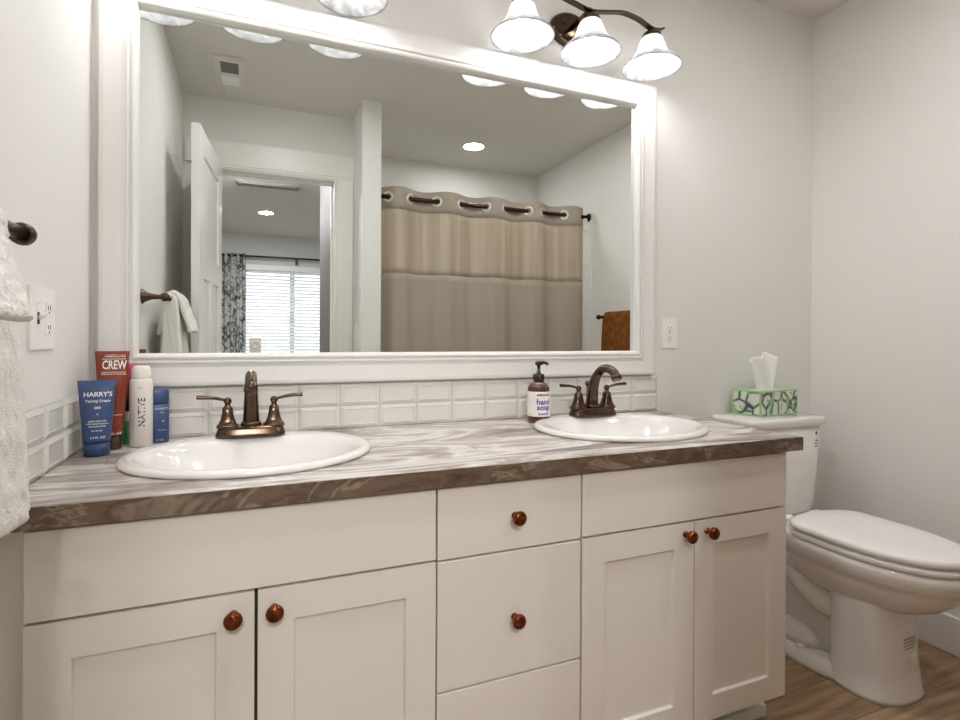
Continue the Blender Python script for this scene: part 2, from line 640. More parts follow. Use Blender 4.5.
struct('wall_bedroom_far', MB().box(BX0, WX0, YF - 0.1, YF, 0, ZC).box(WX1, BX1, YF - 0.1, YF, 0, ZC)
       .box(WX0, WX1, YF - 0.1, YF, 0, WZ0).box(WX0, WX1, YF - 0.1, YF, WZ1, ZC), BEDWALL, label='grey bedroom wall around the window with blinds', cat='wall')
struct('wall_bedroom_left', MB().box(BX0 - 0.1, BX0, YF, YD2, 0, ZC), BEDWALL, label='bedroom side wall out beyond the open door', cat='wall')
struct('wall_bedroom_right', MB().box(BX1, BX1 + 0.1, YF, YD2, 0, ZC), BEDWALL, label='bedroom side wall beyond the doorway on the right', cat='wall')
struct('wall_bedroom_near', MB().box(BX0, XL, YD2, YD, 0, ZC).box(XR + 0.1, BX1, YD2, YD, 0, ZC), BEDWALL, label='bedroom wall backing on to the bathroom', cat='wall')

# baseboards
struct('baseboard_right', MB().box(XR - 0.016, XR, -1.7, -0.016, 0, 0.135), TRIM, 0.003, label='white baseboard along the right wall beside the toilet', cat='baseboard')
struct('baseboard_back', MB().box(1.425, XR, -0.016, 0, 0, 0.135), TRIM, 0.003, label='white baseboard behind the toilet', cat='baseboard')
# shower surround edge strip on the right wall
struct('trim_shower', MB().box(XR - 0.014, XR, YS, -1.745, 0, 1.70), PORC, 0.01, label='white shower surround edge beside the curtain, in the mirror', cat='trim')

# door casing (bathroom side)
struct('trim_1', MB().box(-0.385, 0.605, YD, YD + 0.024, OZ + 0.012, OZ + 0.155).box(-0.345, 0.603, YD, YD + 0.02, OZ - 0.004, OZ + 0.012), TRIM, 0.002,
       label='flat white head casing above the doorway, in the mirror', cat='trim')
struct('trim_2', MB().box(OX1, 0.602, YD, YD + 0.019, 0, OZ - 0.004), TRIM, 0.002, label='white side casing right of the doorway, in the mirror', cat='trim')
struct('trim_3', MB().box(-0.325, OX0, YD, YD + 0.019, 0, OZ - 0.004), TRIM, 0.002, label='white side casing behind the open door, in the mirror', cat='trim')
struct('trim_4', MB().box(OX1 - 0.014, OX1, YD2, YD + 0.012, 0, OZ).box(OX0, OX0 + 0.014, YD2, YD + 0.012, 0, OZ).box(OX0 + 0.014, OX1 - 0.014, YD2, YD + 0.012, OZ - 0.014, OZ)
       .box(OX1 - 0.026, OX1 - 0.014, YD2 + 0.03, YD2 + 0.065, 0, OZ - 0.014).box(OX0 + 0.014, OX1 - 0.026, YD2 + 0.03, YD2 + 0.065, OZ - 0.026, OZ - 0.014), TRIM, 0.001,
       label='white door jamb lining the doorway, in the mirror', cat='trim')

# the open door: hinged on the left jamb, swung into the bathroom
DW, DH, DT = 0.70, 2.145, 0.038
door = bpy.data.objects.new('door_1', None)
COL.objects.link(door)
door.location = (OX0 - 0.008, YD + 0.03, 0.012)
door.rotation_euler = (0, 0, math.radians(95.0))
tag(door, 'white panelled door standing open against the left wall, in the mirror', 'door', kind='structure')
mb = MB()
prs = [(0.11, DW - 0.11, 1.53, DH - 0.12), (0.11, 0.31, 0.22, 1.41), (0.39, DW - 0.11, 0.22, 1.41)]
recess_plate(mb, 0, DW, 0, DH, DT, prs, 0.009, lambda u, v, w: Vector((u, -DT + w, v)), slope=0.006)
obj('door_panel', mb, TRIM, door)
mb = MB().lathe([(0.028, 0.0004), (0.028, 0.006), (0.010, 0.008), (0.010, 0.034), (0.001, 0.036)], (DW - 0.07, -DT, 0.98), 20, axis='y')
mb.tube([(DW - 0.07, -DT - 0.030, 0.98), (DW - 0.12, -DT - 0.031, 0.98), (DW - 0.175, -DT - 0.030, 0.978)], [0.0075, 0.007, 0.006], 12)
obj('lever_handle', mb, BRONZED, door)

# window beyond
win = bpy.data.objects.new('window_1', None)
COL.objects.link(win)
win.location = ((WX0 + WX1) / 2, YF - 0.05, WZ0)
tag(win, 'bright slider window in the room beyond the doorway, in the mirror', 'window', kind='structure')
mb = MB()
fw = 0.05
for a in ((WX0, WX0 + fw, WZ0, WZ1), (WX1 - fw, WX1, WZ0, WZ1), (WX0 + fw, WX1 - fw, WZ0, WZ0 + fw), (WX0 + fw, WX1 - fw, WZ1 - fw, WZ1), (0.475, 0.545, WZ0 + fw, WZ1 - fw)):
    mb.box(a[0], a[1], YF - 0.085, YF - 0.04, a[2], a[3])
obj('window_frame', mb, TRIM, win, world=True)
obj('pane', MB().box(WX0 + fw, 0.475, YF - 0.066, YF - 0.060, WZ0 + fw, WZ1 - fw), PANE, win, world=True)
obj('pane', MB().box(0.545, WX1 - fw, YF - 0.066, YF - 0.060, WZ0 + fw, WZ1 - fw), PANE, win, world=True)
obj('window_sill', MB().box(WX0 - 0.03, WX1 + 0.03, YF - 0.04, YF + 0.035, WZ0 - 0.02, WZ0), TRIM, win, world=True, bevel=0.003)

# ------------------------------------------------------------------ vanity cabinets
YDF, YC = -0.598, -0.578            # door faces, carcass face
ZB, ZT = 0.107, 0.8115              # under the doors, under the worktop
KNOBS = []


def knob(parent, x, z):
    mb = MB().lathe([(0.0085, 0), (0.0085, 0.002), (0.0055, 0.004), (0.0055, 0.013), (0.010, 0.016), (0.0155, 0.020),
                     (0.0168, 0.025), (0.0155, 0.0295), (0.010, 0.0325), (0.0001, 0.0338)], (x, YDF, z), 24, axis='y')
    obj('knob', mb, COPPER, parent, world=True)


def front(name, parent, x0, x1, z0, z1, shaker=False):
    mb = MB()
    r = 0.066
    recs = [(x0 + r, x1 - r, z0 + r, z1 - r)] if shaker else []
    recess_plate(mb, x0, x1, z0, z1, 0.0195, recs, 0.0085, lambda u, v, w: Vector((u, YDF + w, v)), slope=0.002)
    return obj(name, mb, CAB, parent, world=True, bevel=0.0015)


def carcass(parent, x0, x1, shelf=False):
    t = 0.016
    mb = MB()
    mb.box(x0, x0 + t, YC, -0.03, 0.108, ZT)
    mb.box(x1 - t, x1, YC, -0.03, 0.108, ZT)
    mb.box(x0 + t, x1 - t, YC, -0.03, 0.108, 0.124)
    mb.box(x0 + t, x1 - t, -0.045, -0.03, 0.124, ZT)
    mb.box(x0 + t, x1 - t, YC, YC + 0.018, ZT - 0.10, ZT)
    mb.box(x0 + t, x1 - t, YC, YC + 0.018, 0.124, 0.14)
    mb.box(x0 + t, x1 - t, YC, YC + 0.018, 0.62, 0.668)
    mb.box((x0 + x1) / 2 - 0.02, (x0 + x1) / 2 + 0.02, YC, YC + 0.018, 0.14, 0.62)
    obj('body', mb, CABIN, parent, world=True)
    obj('toe_kick', MB().box(x0, x1, -0.515, -0.03, 0, 0.1075), CAB, parent, world=True)


c1 = thing('vanity_cabinet', 'wide left vanity cabinet with two shaker doors below the left sink', 'cabinet', (0.006, -0.3, 0), group='vanity cabinets')
carcass(c1, -0.356, 0.3645)
obj('filler_strip', MB().box(-0.3985, -0.3565, YC, YC + 0.019, 0, ZT), CAB, c1, world=True)
front('false_drawer', c1, -0.353, 0.3625, 0.6535, ZT - 0.006)
for x0, x1, kx in ((-0.353, 0.0015, -0.035), (0.0075, 0.3625, 0.037)):
    d = front('door', c1, x0, x1, ZB, 0.6485, True)
    knob(d, kx, 0.611)

c2 = thing('vanity_cabinet', 'narrow middle vanity drawer unit with a stack of three drawers', 'cabinet', (0.547, -0.3, 0), group='vanity cabinets')
carcass(c2, 0.3650, 0.7295)
for z0, z1, kz in ((0.651, ZT - 0.006, 0.728), (0.365, 0.6465, 0.497), (ZB, 0.3605, 0.236)):
    d = front('drawer', c2, 0.3665, 0.7275, z0, z1)
    knob(d, 0.551, kz)

c3 = thing('vanity_cabinet', 'right vanity cabinet with two narrow shaker doors, beside the toilet', 'cabinet', (1.07, -0.3, 0), group='vanity cabinets')
carcass(c3, 0.7300, 1.4105)
obj('side_panel', MB().box(1.4110, 1.4230, YC, -0.001, 0.107, ZT).box(1.4110, 1.4230, -0.515, -0.001, 0, 0.107), CAB, c3, world=True)
obj('base_trim', MB().box(0.74, 1.432, -0.530, -0.5155, 0, 0.032), TRIM, c3, world=True)
front('false_drawer', c3, 0.7320, 1.4225, 0.6535, ZT - 0.006)
for x0, x1, kx in ((0.7320, 1.0795, 1.050), (1.0825, 1.4225, 1.124)):
    d = front('door', c3, x0, x1, ZB, 0.6485, True)
    knob(d, kx, 0.619)

# ------------------------------------------------------------------ worktop with two sink openings
CX1 = 1.470
ZK = 0.850
SINKS = [(-0.001, -0.304), (1.066, -0.300)]
top = obj('countertop', MB().box(XL + 0.001, CX1, -0.608, -0.0005, ZT + 0.0005, ZK), STONE)
for sx, sy in SINKS:
    cut = obj('cutter', MB().lathe([(1, 0.7), (1, 0.95)], (sx, sy, 0), 64, sx=0.256, sy=0.222), STONE)
    bo = top.modifiers.new('hole', 'BOOLEAN')
    bo.operation = 'DIFFERENCE'
    bo.object = cut
    bo.solver = 'EXACT'
    bpy.context.view_layer.update()
    bake(top)
    bpy.data.objects.remove(cut)
tag(top, 'long marbled grey and brown laminate countertop holding both sinks', 'countertop')
ed = obj('front_edge', MB().box(XL + 0.001, CX1 + 0.0015, -0.6125, -0.608, ZT + 0.0005, ZK - 0.0005).box(CX1, CX1 + 0.0015, -0.608, -0.0005, ZT + 0.0005, ZK - 0.0005), STONE_EDGE, top)
ed['label'] = 'dark brown marbled front edge'

# ------------------------------------------------------------------ sinks
def ering(cx, cy, a, b_, z, seg=72):
    return [Vector((cx + a * math.cos(2 * PI * j / seg), cy + b_ * math.sin(2 * PI * j / seg), z)) for j in range(seg)]


def make_sink(loc, label):
    t = thing('sink', label, 'sink', loc, group='oval drop-in sinks')
    mb = MB()
    secs = [(0.262, 0.231, 0.0, 0.0012), (0.270, 0.238, 0.0, 0.0012), (0.2735, 0.2415, 0.0, 0.006), (0.272, 0.240, 0.0, 0.012),
            (0.266, 0.234, 0.0, 0.0155), (0.256, 0.224, 0.0, 0.0165), (0.246, 0.206, -0.010, 0.0155), (0.240, 0.192, -0.017, 0.013),
            (0.233, 0.184, -0.019, 0.006), (0.222, 0.174, -0.020, -0.010), (0.196, 0.148, -0.022, -0.05), (0.166, 0.126, -0.018, -0.095),
            (0.118, 0.092, -0.012, -0.125), (0.06, 0.05, -0.006, -0.138), (0.022, 0.022, -0.004, -0.142)]
    out = [(0.03, 0.03, -0.004, -0.152), (0.07, 0.06, -0.006, -0.148), (0.128, 0.102, -0.012, -0.135), (0.176, 0.136, -0.018, -0.104),
           (0.206, 0.158, -0.022, -0.058), (0.232, 0.184, -0.020, -0.012), (0.248, 0.21, -0.006, 0.0012)]
    rings = [ering(0, c, a * 1.018, b_ * 0.985, z) for a, b_, c, z in secs] + [ering(0, c, a, b_, z) for a, b_, c, z in out]
    rings.append(rings[0])
    mb.faces_from(rings, cap0=False, cap1=False)
    bmesh.ops.remove_doubles(mb.bm, verts=mb.bm.verts, dist=1e-6)
    obj('basin', mb, PORC, t, smooth=True)
    obj('drain', MB().lathe([(0.021, -0.144), (0.026, -0.1405), (0.022, -0.139), (0.016, -0.137), (0.001, -0.136)], (0, -0.004, 0), 24), BRONZE, t)
    return t


sink = make_sink((SINKS[0][0], SINKS[0][1], ZK), 'white oval drop-in sink below the left faucet, nearest the toiletries')
dup(sink, (SINKS[1][0], SINKS[1][1], ZK), 'white oval drop-in sink right of the soap bottle, nearest the toilet')

# ------------------------------------------------------------------ faucets
def make_faucet(loc, label):
    t = thing('faucet', label, 'faucet', loc, group='bronze faucets')
    mb = MB().superloft([(0, 0, 0, 0.0875, 0.032, 4), (0.006, 0, 0, 0.0875, 0.032, 4), (0.010, 0, 0, 0.0855, 0.030, 4), (0.018, 0, 0, 0.083, 0.028, 4),
                         (0.026, 0, 0, 0.078, 0.024, 4), (0.028, 0, 0, 0.074, 0.021, 4)], seg=48)
    obj('base', mb, BRONZE, t)
    # spout: tapering body rising to a gooseneck, reaching towards the room (-y)
    path = smooth_path([(0, 0.006, 0.025), (0, 0.004, 0.06), (0, -0.004, 0.10), (0, -0.022, 0.136), (0, -0.052, 0.160), (0, -0.086, 0.165), (0, -0.115, 0.156), (0, -0.130, 0.141)], 6)
    k = len(path) - 1
    rad = [0.0225 - 0.0080 * min(1, i / (k * 0.5)) for i in range(k + 1)]
    mb = MB().tube(path, rad, 20)
    mb.tube([(0, -0.1265, 0.147), (0, -0.131, 0.139), (0, -0.135, 0.131)], [0.0152, 0.0168, 0.0164], 20)
    mb.superloft([(0.0265, 0, 0.004, 0.026, 0.026, 3), (0.034, 0, 0.004, 0.0255, 0.0255, 3), (0.038, 0, 0.004, 0.022, 0.022, 2.4)], seg=28)
    obj('spout', mb, BRONZE, t)
    mb = MB().tube([(0, 0.034, 0.02), (0, 0.034, 0.10)], 0.003, 10)
    mb.lathe([(0.003, 0.098), (0.0075, 0.102), (0.0085, 0.108), (0.006, 0.114), (0.0001, 0.116)], (0, 0.034, 0), 16)
    obj('lift_rod', mb, BRONZE, t)
    for s in (-1, 1):
        x = 0.058 * s
        mb = MB().superloft([(0.024, x, 0, 0.0275, 0.024, 4), (0.030, x, 0, 0.0265, 0.0235, 4), (0.033, x, 0, 0.0225, 0.0205, 4), (0.046, x, 0, 0.0170, 0.0165, 3.5),
                             (0.060, x, 0, 0.0142, 0.0142, 3.2), (0.076, x, 0, 0.0125, 0.0125, 3), (0.078, x, 0, 0.0105, 0.0105, 2), (0.080, x, 0, 0.0078, 0.0078, 2), (0.088, x, 0, 0.0070, 0.0070, 2)], seg=28)
        mb.sphere((x, 0, 0.0935), 0.0100, 18)
        obj('handle_column', mb, BRONZE, t)
        lv = smooth_path([(x, 0, 0.094), (x + s * 0.016, -0.002, 0.099), (x + s * 0.040, -0.004, 0.104), (x + s * 0.074, -0.006, 0.106)], 5)
        mb = MB().tube(lv, [0.0052 + 0.0038 * min(1, i / (len(lv) - 1)) for i in range(len(lv))], 14, flat=0.62)
        obj('lever', mb, BRONZE, t)
    return t


fau = make_faucet((-0.008, -0.122, ZK + 0.0160), 'bronze two-handle faucet on the left sink, seen straight on')
dup(fau, (1.090, -0.118, ZK + 0.0160), 'bronze two-handle faucet on the right sink, next to the soap bottle')

# ------------------------------------------------------------------ tile backsplashes
def tiles(name, spans, z0, z1, fn, label):
    """spans: (a, b) tile extents along the wall; two rows. fn(u, v, w): w out of the wall."""
    mb = MB()
    bm = mb.bm
    ua, ub = min(s[0] for s in spans) - 0.0006, max(s[1] for s in spans) + 0.0006
    def q(mi, *ps):
        f = bm.faces.new([bm.verts.new(fn(*p)) for p in ps])
        f.material_index = mi
    h = (z1 - z0) / 2
    # backing slab of grout
    d = 0.005
    q(1, (ua, z0, d), (ub, z0, d), (ub, z1, d), (ua, z1, d))
    q(1, (ua, z0, 0.0004), (ua, z1, 0.0004), (ub, z1, 0.0004), (ub, z0, 0.0004))
    q(1, (ua, z0, 0.0004), (ub, z0, 0.0004), (ub, z0, d), (ua, z0, d))
    q(1, (ua, z1, 0.0004), (ua, z1, d), (ub, z1, d), (ub, z1, 0.0004))
    q(1, (ua, z0, 0.0004), (ua, z0, d), (ua, z1, d), (ua, z1, 0.0004))
    q(1, (ub, z0, 0.0004), (ub, z1, 0.0004), (ub, z1, d), (ub, z0, d))
    g, bv = 0.0012, 0.0105
    for a, b_ in spans:
        for r in range(2):
            u0, u1, v0, v1 = a + g, b_ - g, z0 + r * h + g, z0 + (r + 1) * h - g
            bw = min(bv, (u1 - u0) * 0.45)
            o1 = [(u0, v0), (u1, v0), (u1, v1), (u0, v1)]
            i1 = [(u0 + bw, v0 + bv), (u1 - bw, v0 + bv), (u1 - bw, v1 - bv), (u0 + bw, v1 - bv)]
            for j in range(4):
                k = (j + 1) % 4
                q(0, (*o1[j], d - 0.001), (*o1[k], d - 0.001), (*o1[k], 0.0062), (*o1[j], 0.0062))
                q(0, (*o1[j], 0.0062), (*o1[k], 0.0062), (*i1[k], 0.0120), (*i1[j], 0.0120))
            sx_, sy_ = min(0.0014, bw * 0.2), 0.0014
            i2 = [(i1[0][0] + sx_, i1[0][1] + sy_), (i1[1][0] - sx_, i1[1][1] + sy_), (i1[2][0] - sx_, i1[2][1] - sy_), (i1[3][0] + sx_, i1[3][1] - sy_)]
            for j in range(4):
                k = (j + 1) % 4
                q(0, (*i1[j], 0.0120), (*i1[k], 0.0120), (*i2[k], 0.0104), (*i2[j], 0.0104))
            q(0, *[(*p, 0.0104) for p in i2])
    return tag(obj(name, mb, [TILE, GROUT]), label, 'backsplash')


xs = [0.001 + 0.122 * k for k in range(-3, 13)]
sp = [(-0.388, xs[0])] + list(zip(xs, xs[1:]))
tiles('tile_backsplash', sp, ZK + 0.0008, 0.989, lambda u, v, w: Vector((u, -w, v)), 'two rows of glossy white tiles with sloped edges below the mirror, behind the sinks')
ys = [-0.6 + 0.122 * k - 0.013 for k in range(6)]
sp = list(zip(ys, ys[1:])) + [(ys[-1] if ys[-1] < -0.02 else ys[-2], -0.0135)]
sp = [s for s in sp if s[1] <= -0.013 and s[1] - s[0] > 0.01]
tiles('tile_backsplash', sp, ZK + 0.0008, 0.989, lambda u, v, w: Vector((XL + w, u, v)), 'short run of glossy white tiles with sloped edges on the left wall beside the toiletries')

# ------------------------------------------------------------------ mirror
mir = thing('wall_mirror', 'large wall mirror in a wide white frame above both sinks', 'mirror', (0.52, 0, 0.993))
fx0, fx1, fz0, fz1 = -0.381, 1.4370, 0.9935, 2.109
prof = [(0, 0.0008), (0, 0.024), (0.004, 0.0275), (0.012, 0.0285), (0.030, 0.0265), (0.052, 0.0245), (0.0615, 0.0265), (0.0635, 0.0310), (0.0680, 0.0325),
        (0.0705, 0.0300), (0.0715, 0.0265), (0.0745, 0.0265), (0.0755, 0.0310), (0.0815, 0.0330), (0.0870, 0.0300), (0.0895, 0.0240), (0.0915, 0.0090)]
rings = []
for d, w in prof:
    rings.append([Vector((fx0 + d, -w, fz0 + d)), Vector((fx1 - d, -w, fz0 + d)), Vector((fx1 - d, -w, fz1 - d)), Vector((fx0 + d, -w, fz1 - d))])
mb = MB().faces_from(rings, cap0=False, cap1=False, smooth=False)
obj('frame', mb, FRAMEM, mir, world=True)
obj('glass', MB().box(fx0 + 0.088, fx1 - 0.088, -0.0085, -0.001, fz0 + 0.088, fz1 - 0.088), MIRROR, mir, world=True)

# ------------------------------------------------------------------ vanity lights
def make_light(loc, label):
    t = thing('vanity_light', label, 'lamp', loc, group='vanity lights above the mirror')
    Y = -0.142
    mb = MB().lathe([(1, 0.0005), (1, 0.012), (0.94, 0.020), (0.8, 0.024), (0.001, 0.026)], (0, 0, 0), 40, axis='y', sx=0.080, sy=0.060)
    mb.lathe([(0.009, 0.022), (0.009, -Y)], (0, 0, 0), 16, axis='y')
    mb.sphere((-0.03, -0.026, 0.012), 0.006, 12)
    obj('wall_plate', mb, BRONZE, t)
    pts = smooth_path([(-0.31, Y, 0.002), (-0.28, Y, -0.008), (-0.25, Y, -0.006), (-0.20, Y, 0.012), (-0.135, Y, 0.020), (-0.07, Y, 0.008), (0, Y, -0.004),
                       (0.07, Y, 0.008), (0.135, Y, 0.020), (0.20, Y, 0.012), (0.25, Y, -0.006), (0.28, Y, -0.008), (0.31, Y, 0.002)], 5)
    rings = [[p + Vector((0, -0.011, -0.0035)), p + Vector((0, 0.011, -0.0035)), p + Vector((0, 0.011, 0.0035)), p + Vector((0, -0.011, 0.0035))] for p in pts]
    obj('arm', MB().faces_from(rings, smooth=False), BRONZE, t, bevel=0.002)
    for x in (-0.259, 0, 0.259):
        mb = MB().lathe([(0.008, -0.004), (0.010, -0.014), (0.022, -0.020), (0.030, -0.026), (0.034, -0.036), (0.034, -0.044), (0.030, -0.044)], (x, Y, 0), 28)
        obj('socket_cup', mb, BRONZE, t)
        o_ = [(0.031, -0.038), (0.036, -0.044), (0.041, -0.055), (0.046, -0.070), (0.052, -0.088), (0.061, -0.103), (0.075, -0.117), (0.090, -0.130), (0.101, -0.142), (0.1035, -0.147)]
        i_ = [(r - 0.0035, z - 0.0008) for r, z in reversed(o_)]
        mb = MB().lathe(o_ + i_, (x, Y, 0), 48, cap0=False, cap1=False)
        obj('glass_shade', mb, SHADE, t, smooth=True)
        mb = MB().lathe([(0.001, -0.062), (0.014, -0.064), (0.017, -0.090), (0.025, -0.114), (0.029, -0.130), (0.027, -0.143), (0.016, -0.154), (0.001, -0.158)], (x, Y, 0), 16)
        obj('bulb', mb, BULBM, t, smooth=True)
    return t


vl = make_light((1.055, 0, 2.248), 'bronze three-shade vanity light above the right sink')
vl2 = dup(vl, (-0.007, 0, 2.248), 'three-shade vanity light above the left sink, mostly out of frame')
for ch in kids(vl2):
    if ch.name.startswith('bulb'):
        ch.data = ch.data.copy()
        ch.data.materials[0] = BULBLM

# ------------------------------------------------------------------ outlet and switch plates
def plate_screw(mb, x, z, mi):
    mb.lathe([(0.003, 0), (0.0026, 0.0012), (0.0001, 0.0014)], (x, -0.0055, z), 10, axis='y', mi=mi)


def duplex(mb, x, z):
    for s in (-1, 1):
        zc = z + s * 0.0195
        mb.superloft([], seg=4) if False else None
        mb.lathe([(0.0168, 0), (0.0165, 0.0018), (0.0001, 0.0018)], (x, -0.0055, zc), 24, axis='y', sy=0.82, mi=0)
        for d, h in ((-0.0062, 0.0085), (0.0062, 0.007)):
            mb.box(x + d - 0.0011, x + d + 0.0011, -0.0076, -0.0070, zc - h / 2 + 0.003, zc + h / 2 + 0.003, 1)
        mb.lathe([(0.0024, 0), (0.0024, 0.0006)], (x, -0.0072, zc - 0.0075), 10, axis='y', mi=1)


mb = MB()
mb.box(-0.037, 0.037, -0.0055, -0.0004, -0.059, 0.059)
duplex(mb, 0, 0)
plate_screw(mb, 0, 0, 1)
o = obj('wall_outlet', mb, [PLATE, SLOT], bevel=0.0012)
o.location = (1.5265, 0, 1.154)
tag(o, 'white duplex outlet on the grey wall right of the mirror', 'outlet')

sw = thing('switch_plate', 'white double plate with a toggle switch and outlet on the left wall', 'light switch', (XL, -0.368, 1.166), PI / 2)
mb = MB()
mb.box(-0.068, 0.068, -0.0055, -0.0004, -0.062, 0.062)
for s in (-1, 1):
    plate_screw(mb, -0.027, s * 0.03, 0)
mb.box(0.010, 0.044, -0.0075, -0.005, -0.034, 0.034)
for s in (-1, 1):
    zc = s * 0.02
    for d in (-0.0062, 0.0062):
        mb.box(0.027 + d - 0.0011, 0.027 + d + 0.0011, -0.0081, -0.0072, zc - 0.002, zc + 0.007, 1)
    mb.lathe([(0.0024, 0), (0.0024, 0.0007)], (0.027, -0.0074, zc - 0.0075), 10, axis='y', mi=1)
mb.box(-0.0325, -0.0215, -0.0061, -0.0050, -0.012, 0.012, 1)
obj('plate', mb, [PLATE, SLOT], sw, bevel=0.001)
mb = MB().tube([(-0.027, -0.005, 0.0), (-0.027, -0.012, 0.004), (-0.027, -0.021, 0.009)], [0.0048, 0.0046, 0.0038], 10)
obj('toggle', mb, PLATE, sw)

# ------------------------------------------------------------------ toilet
TX = 1.937
toi = thing('toilet', 'white two-piece toilet with closed lid between vanity and right wall', 'toilet', (TX, -0.4, 0))
mb = MB()
# bowl
BXC = 1.927
PXC = 1.908


def egg(z, hw, yb, yf, e=2.2, seg=72, sq=3.2, nar=0.0):
    """outline from yb (back) to yf (front), widest behind the middle."""
    ym = yb + (yf - yb) * 0.47
    ring = []
    for j in range(seg):
        t = 2 * PI * j / seg
        ct, st = math.cos(t), math.sin(t)
        x = hw * math.copysign(abs(ct) ** (2 / e), ct)
        hy = (ym - yf) if st < 0 else (yb - ym)
        ee = 2.0 if st < 0 else sq
        x *= 1 - nar * max(0, st) ** 1.5
        y = ym + hy * math.copysign(abs(st) ** (2 / ee), st)
        ring.append(Vector((BXC + x, y, z + 0.012)))
    return ring


def E(secs, cap0=True, cap1=True, **kw):
    mb.faces_from([egg(*s, **kw) for s in secs], cap0=cap0, cap1=cap1)


E([(0.235, 0.05, -0.34, -0.56), (0.248, 0.085, -0.32, -0.615), (0.268, 0.118, -0.31, -0.672), (0.295, 0.146, -0.29, -0.722), (0.325, 0.164, -0.27, -0.756),
   (0.350, 0.173, -0.26, -0.775), (0.372, 0.176, -0.255, -0.783), (0.376, 0.181, -0.25, -0.790), (0.410, 0.184, -0.25, -0.795), (0.423, 0.181, -0.25, -0.791), (0.427, 0.172, -0.255, -0.782)])
# front column
mb.superloft([(0.0, PXC, -0.545, 0.130, 0.118, 2.5), (0.012, PXC, -0.545, 0.131, 0.119, 2.5), (0.02, PXC, -0.545, 0.127, 0.115, 2.5), (0.09, PXC, -0.542, 0.121, 0.106, 2.7),
              (0.18, PXC, -0.538, 0.117, 0.099, 3.0), (0.27, PXC, -0.535, 0.115, 0.094, 3.2), (0.33, PXC, -0.53, 0.114, 0.09, 3.2)], seg=56)
# rear body, foot plate, deck
mb.superloft([(0.0, TX, -0.29, 0.095, 0.20, 5), (0.18, TX, -0.29, 0.088, 0.19, 5), (0.30, TX, -0.28, 0.092, 0.20, 5), (0.375, TX, -0.26, 0.12, 0.21, 5)], seg=40)
mb.superloft([(0.0, TX, -0.305, 0.172, 0.215, 5), (0.014, TX, -0.305, 0.172, 0.215, 5), (0.022, TX, -0.305, 0.166, 0.210, 5), (0.045, TX, -0.305, 0.150, 0.20, 5)], seg=48)
mb.superloft([(0.345, TX, -0.16, 0.10, 0.12, 4), (0.365, TX, -0.16, 0.155, 0.13, 4), (0.378, TX, -0.16, 0.168, 0.138, 4), (0.418, TX, -0.16, 0.170, 0.14, 4), (0.4265, TX, -0.16, 0.163, 0.134, 4)], seg=44)
for s in (-1, 1):   # trapway bulges and foot domes on both flanks
    mb.tube(smooth_path([(TX + s * 0.075, -0.50, 0.215), (TX + s * 0.088, -0.42, 0.222), (TX + s * 0.092, -0.34, 0.265), (TX + s * 0.090, -0.26, 0.33), (TX + s * 0.085, -0.17, 0.36)], 6), 0.045, 18)
    mb.tube(smooth_path([(TX + s * 0.07, -0.46, 0.30), (TX + s * 0.09, -0.38, 0.30), (TX + s * 0.105, -0.31, 0.33), (TX + s * 0.11, -0.26, 0.37)], 6), 0.034, 16)
    mb.superloft([(0.04, TX + s * 0.085, -0.30, 0.06, 0.11, 2), (0.07, TX + s * 0.085, -0.30, 0.055, 0.10, 2), (0.095, TX + s * 0.083, -0.30, 0.04, 0.075, 2), (0.107, TX + s * 0.08, -0.30, 0.012, 0.02, 2)], seg=28)
obj('bowl', mb, PORC, toi, world=True, smooth=True)
for s in (-1, 1):
    mb = MB().lathe([(0.015, 0.036), (0.015, 0.046), (0.012, 0.053), (0.0001, 0.056)], (TX + s * 0.138, -0.365, 0), 20)
    obj('bolt_cap', mb, SEATM, toi, world=True)
# tank and lid
mb = MB().superloft([(0.432, TX, -0.128, 0.115, 0.06, 4), (0.444, TX, -0.126, 0.150, 0.078, 5), (0.458, TX, -0.124, 0.163, 0.086, 6), (0.50, TX, -0.122, 0.168, 0.089, 7),
                     (0.65, TX + 0.003, -0.119, 0.184, 0.093, 8), (0.7865, TX + 0.003, -0.117, 0.192, 0.096, 8)], seg=64)
mb.superloft([(0.4268, TX, -0.125, 0.10, 0.055, 3), (0.438, TX, -0.125, 0.10, 0.055, 3)], seg=40)
obj('tank', mb, PORC, toi, world=True, smooth=True)
mb = MB().superloft([(0.787, TX + 0.003, -0.114, 0.203, 0.103, 9), (0.792, TX + 0.003, -0.114, 0.209, 0.108, 9), (0.812, TX + 0.003, -0.114, 0.211, 0.110, 9), (0.820, TX + 0.003, -0.114, 0.208, 0.107, 9), (0.824, TX + 0.003, -0.114, 0.200, 0.099, 9)], seg=64)
obj('tank_lid', mb, PORC, toi, world=True, smooth=True)
mb = MB()
E([(0.4275, 0.172, -0.300, -0.785), (0.431, 0.178, -0.295, -0.792), (0.443, 0.180, -0.295, -0.794), (0.449, 0.176, -0.298, -0.790)], nar=0.30, sq=8)
obj('seat', mb, SEATM, toi, world=True, smooth=True)
mb = MB()
E([(0.4545, 0.174, -0.305, -0.786), (0.4575, 0.180, -0.30, -0.793), (0.470, 0.180, -0.30, -0.793), (0.476, 0.175, -0.304, -0.788), (0.478, 0.165, -0.312, -0.775), (0.479, 0.10, -0.37, -0.70)], nar=0.34, sq=10)
obj('lid', mb, SEATM, toi, world=True, smooth=True)
for s in (-1, 1):
    mb = MB().lathe([(0.012, -0.022), (0.013, -0.018), (0.013, 0.018), (0.012, 0.022)], (TX + s * 0.075, -0.262, 0.458), 18, axis='x')
    mb.box(TX + s * 0.075 - 0.014, TX + s * 0.075 + 0.014, -0.278, -0.248, 0.4270, 0.450)
    obj('hinge', mb, SEATM, toi, world=True)
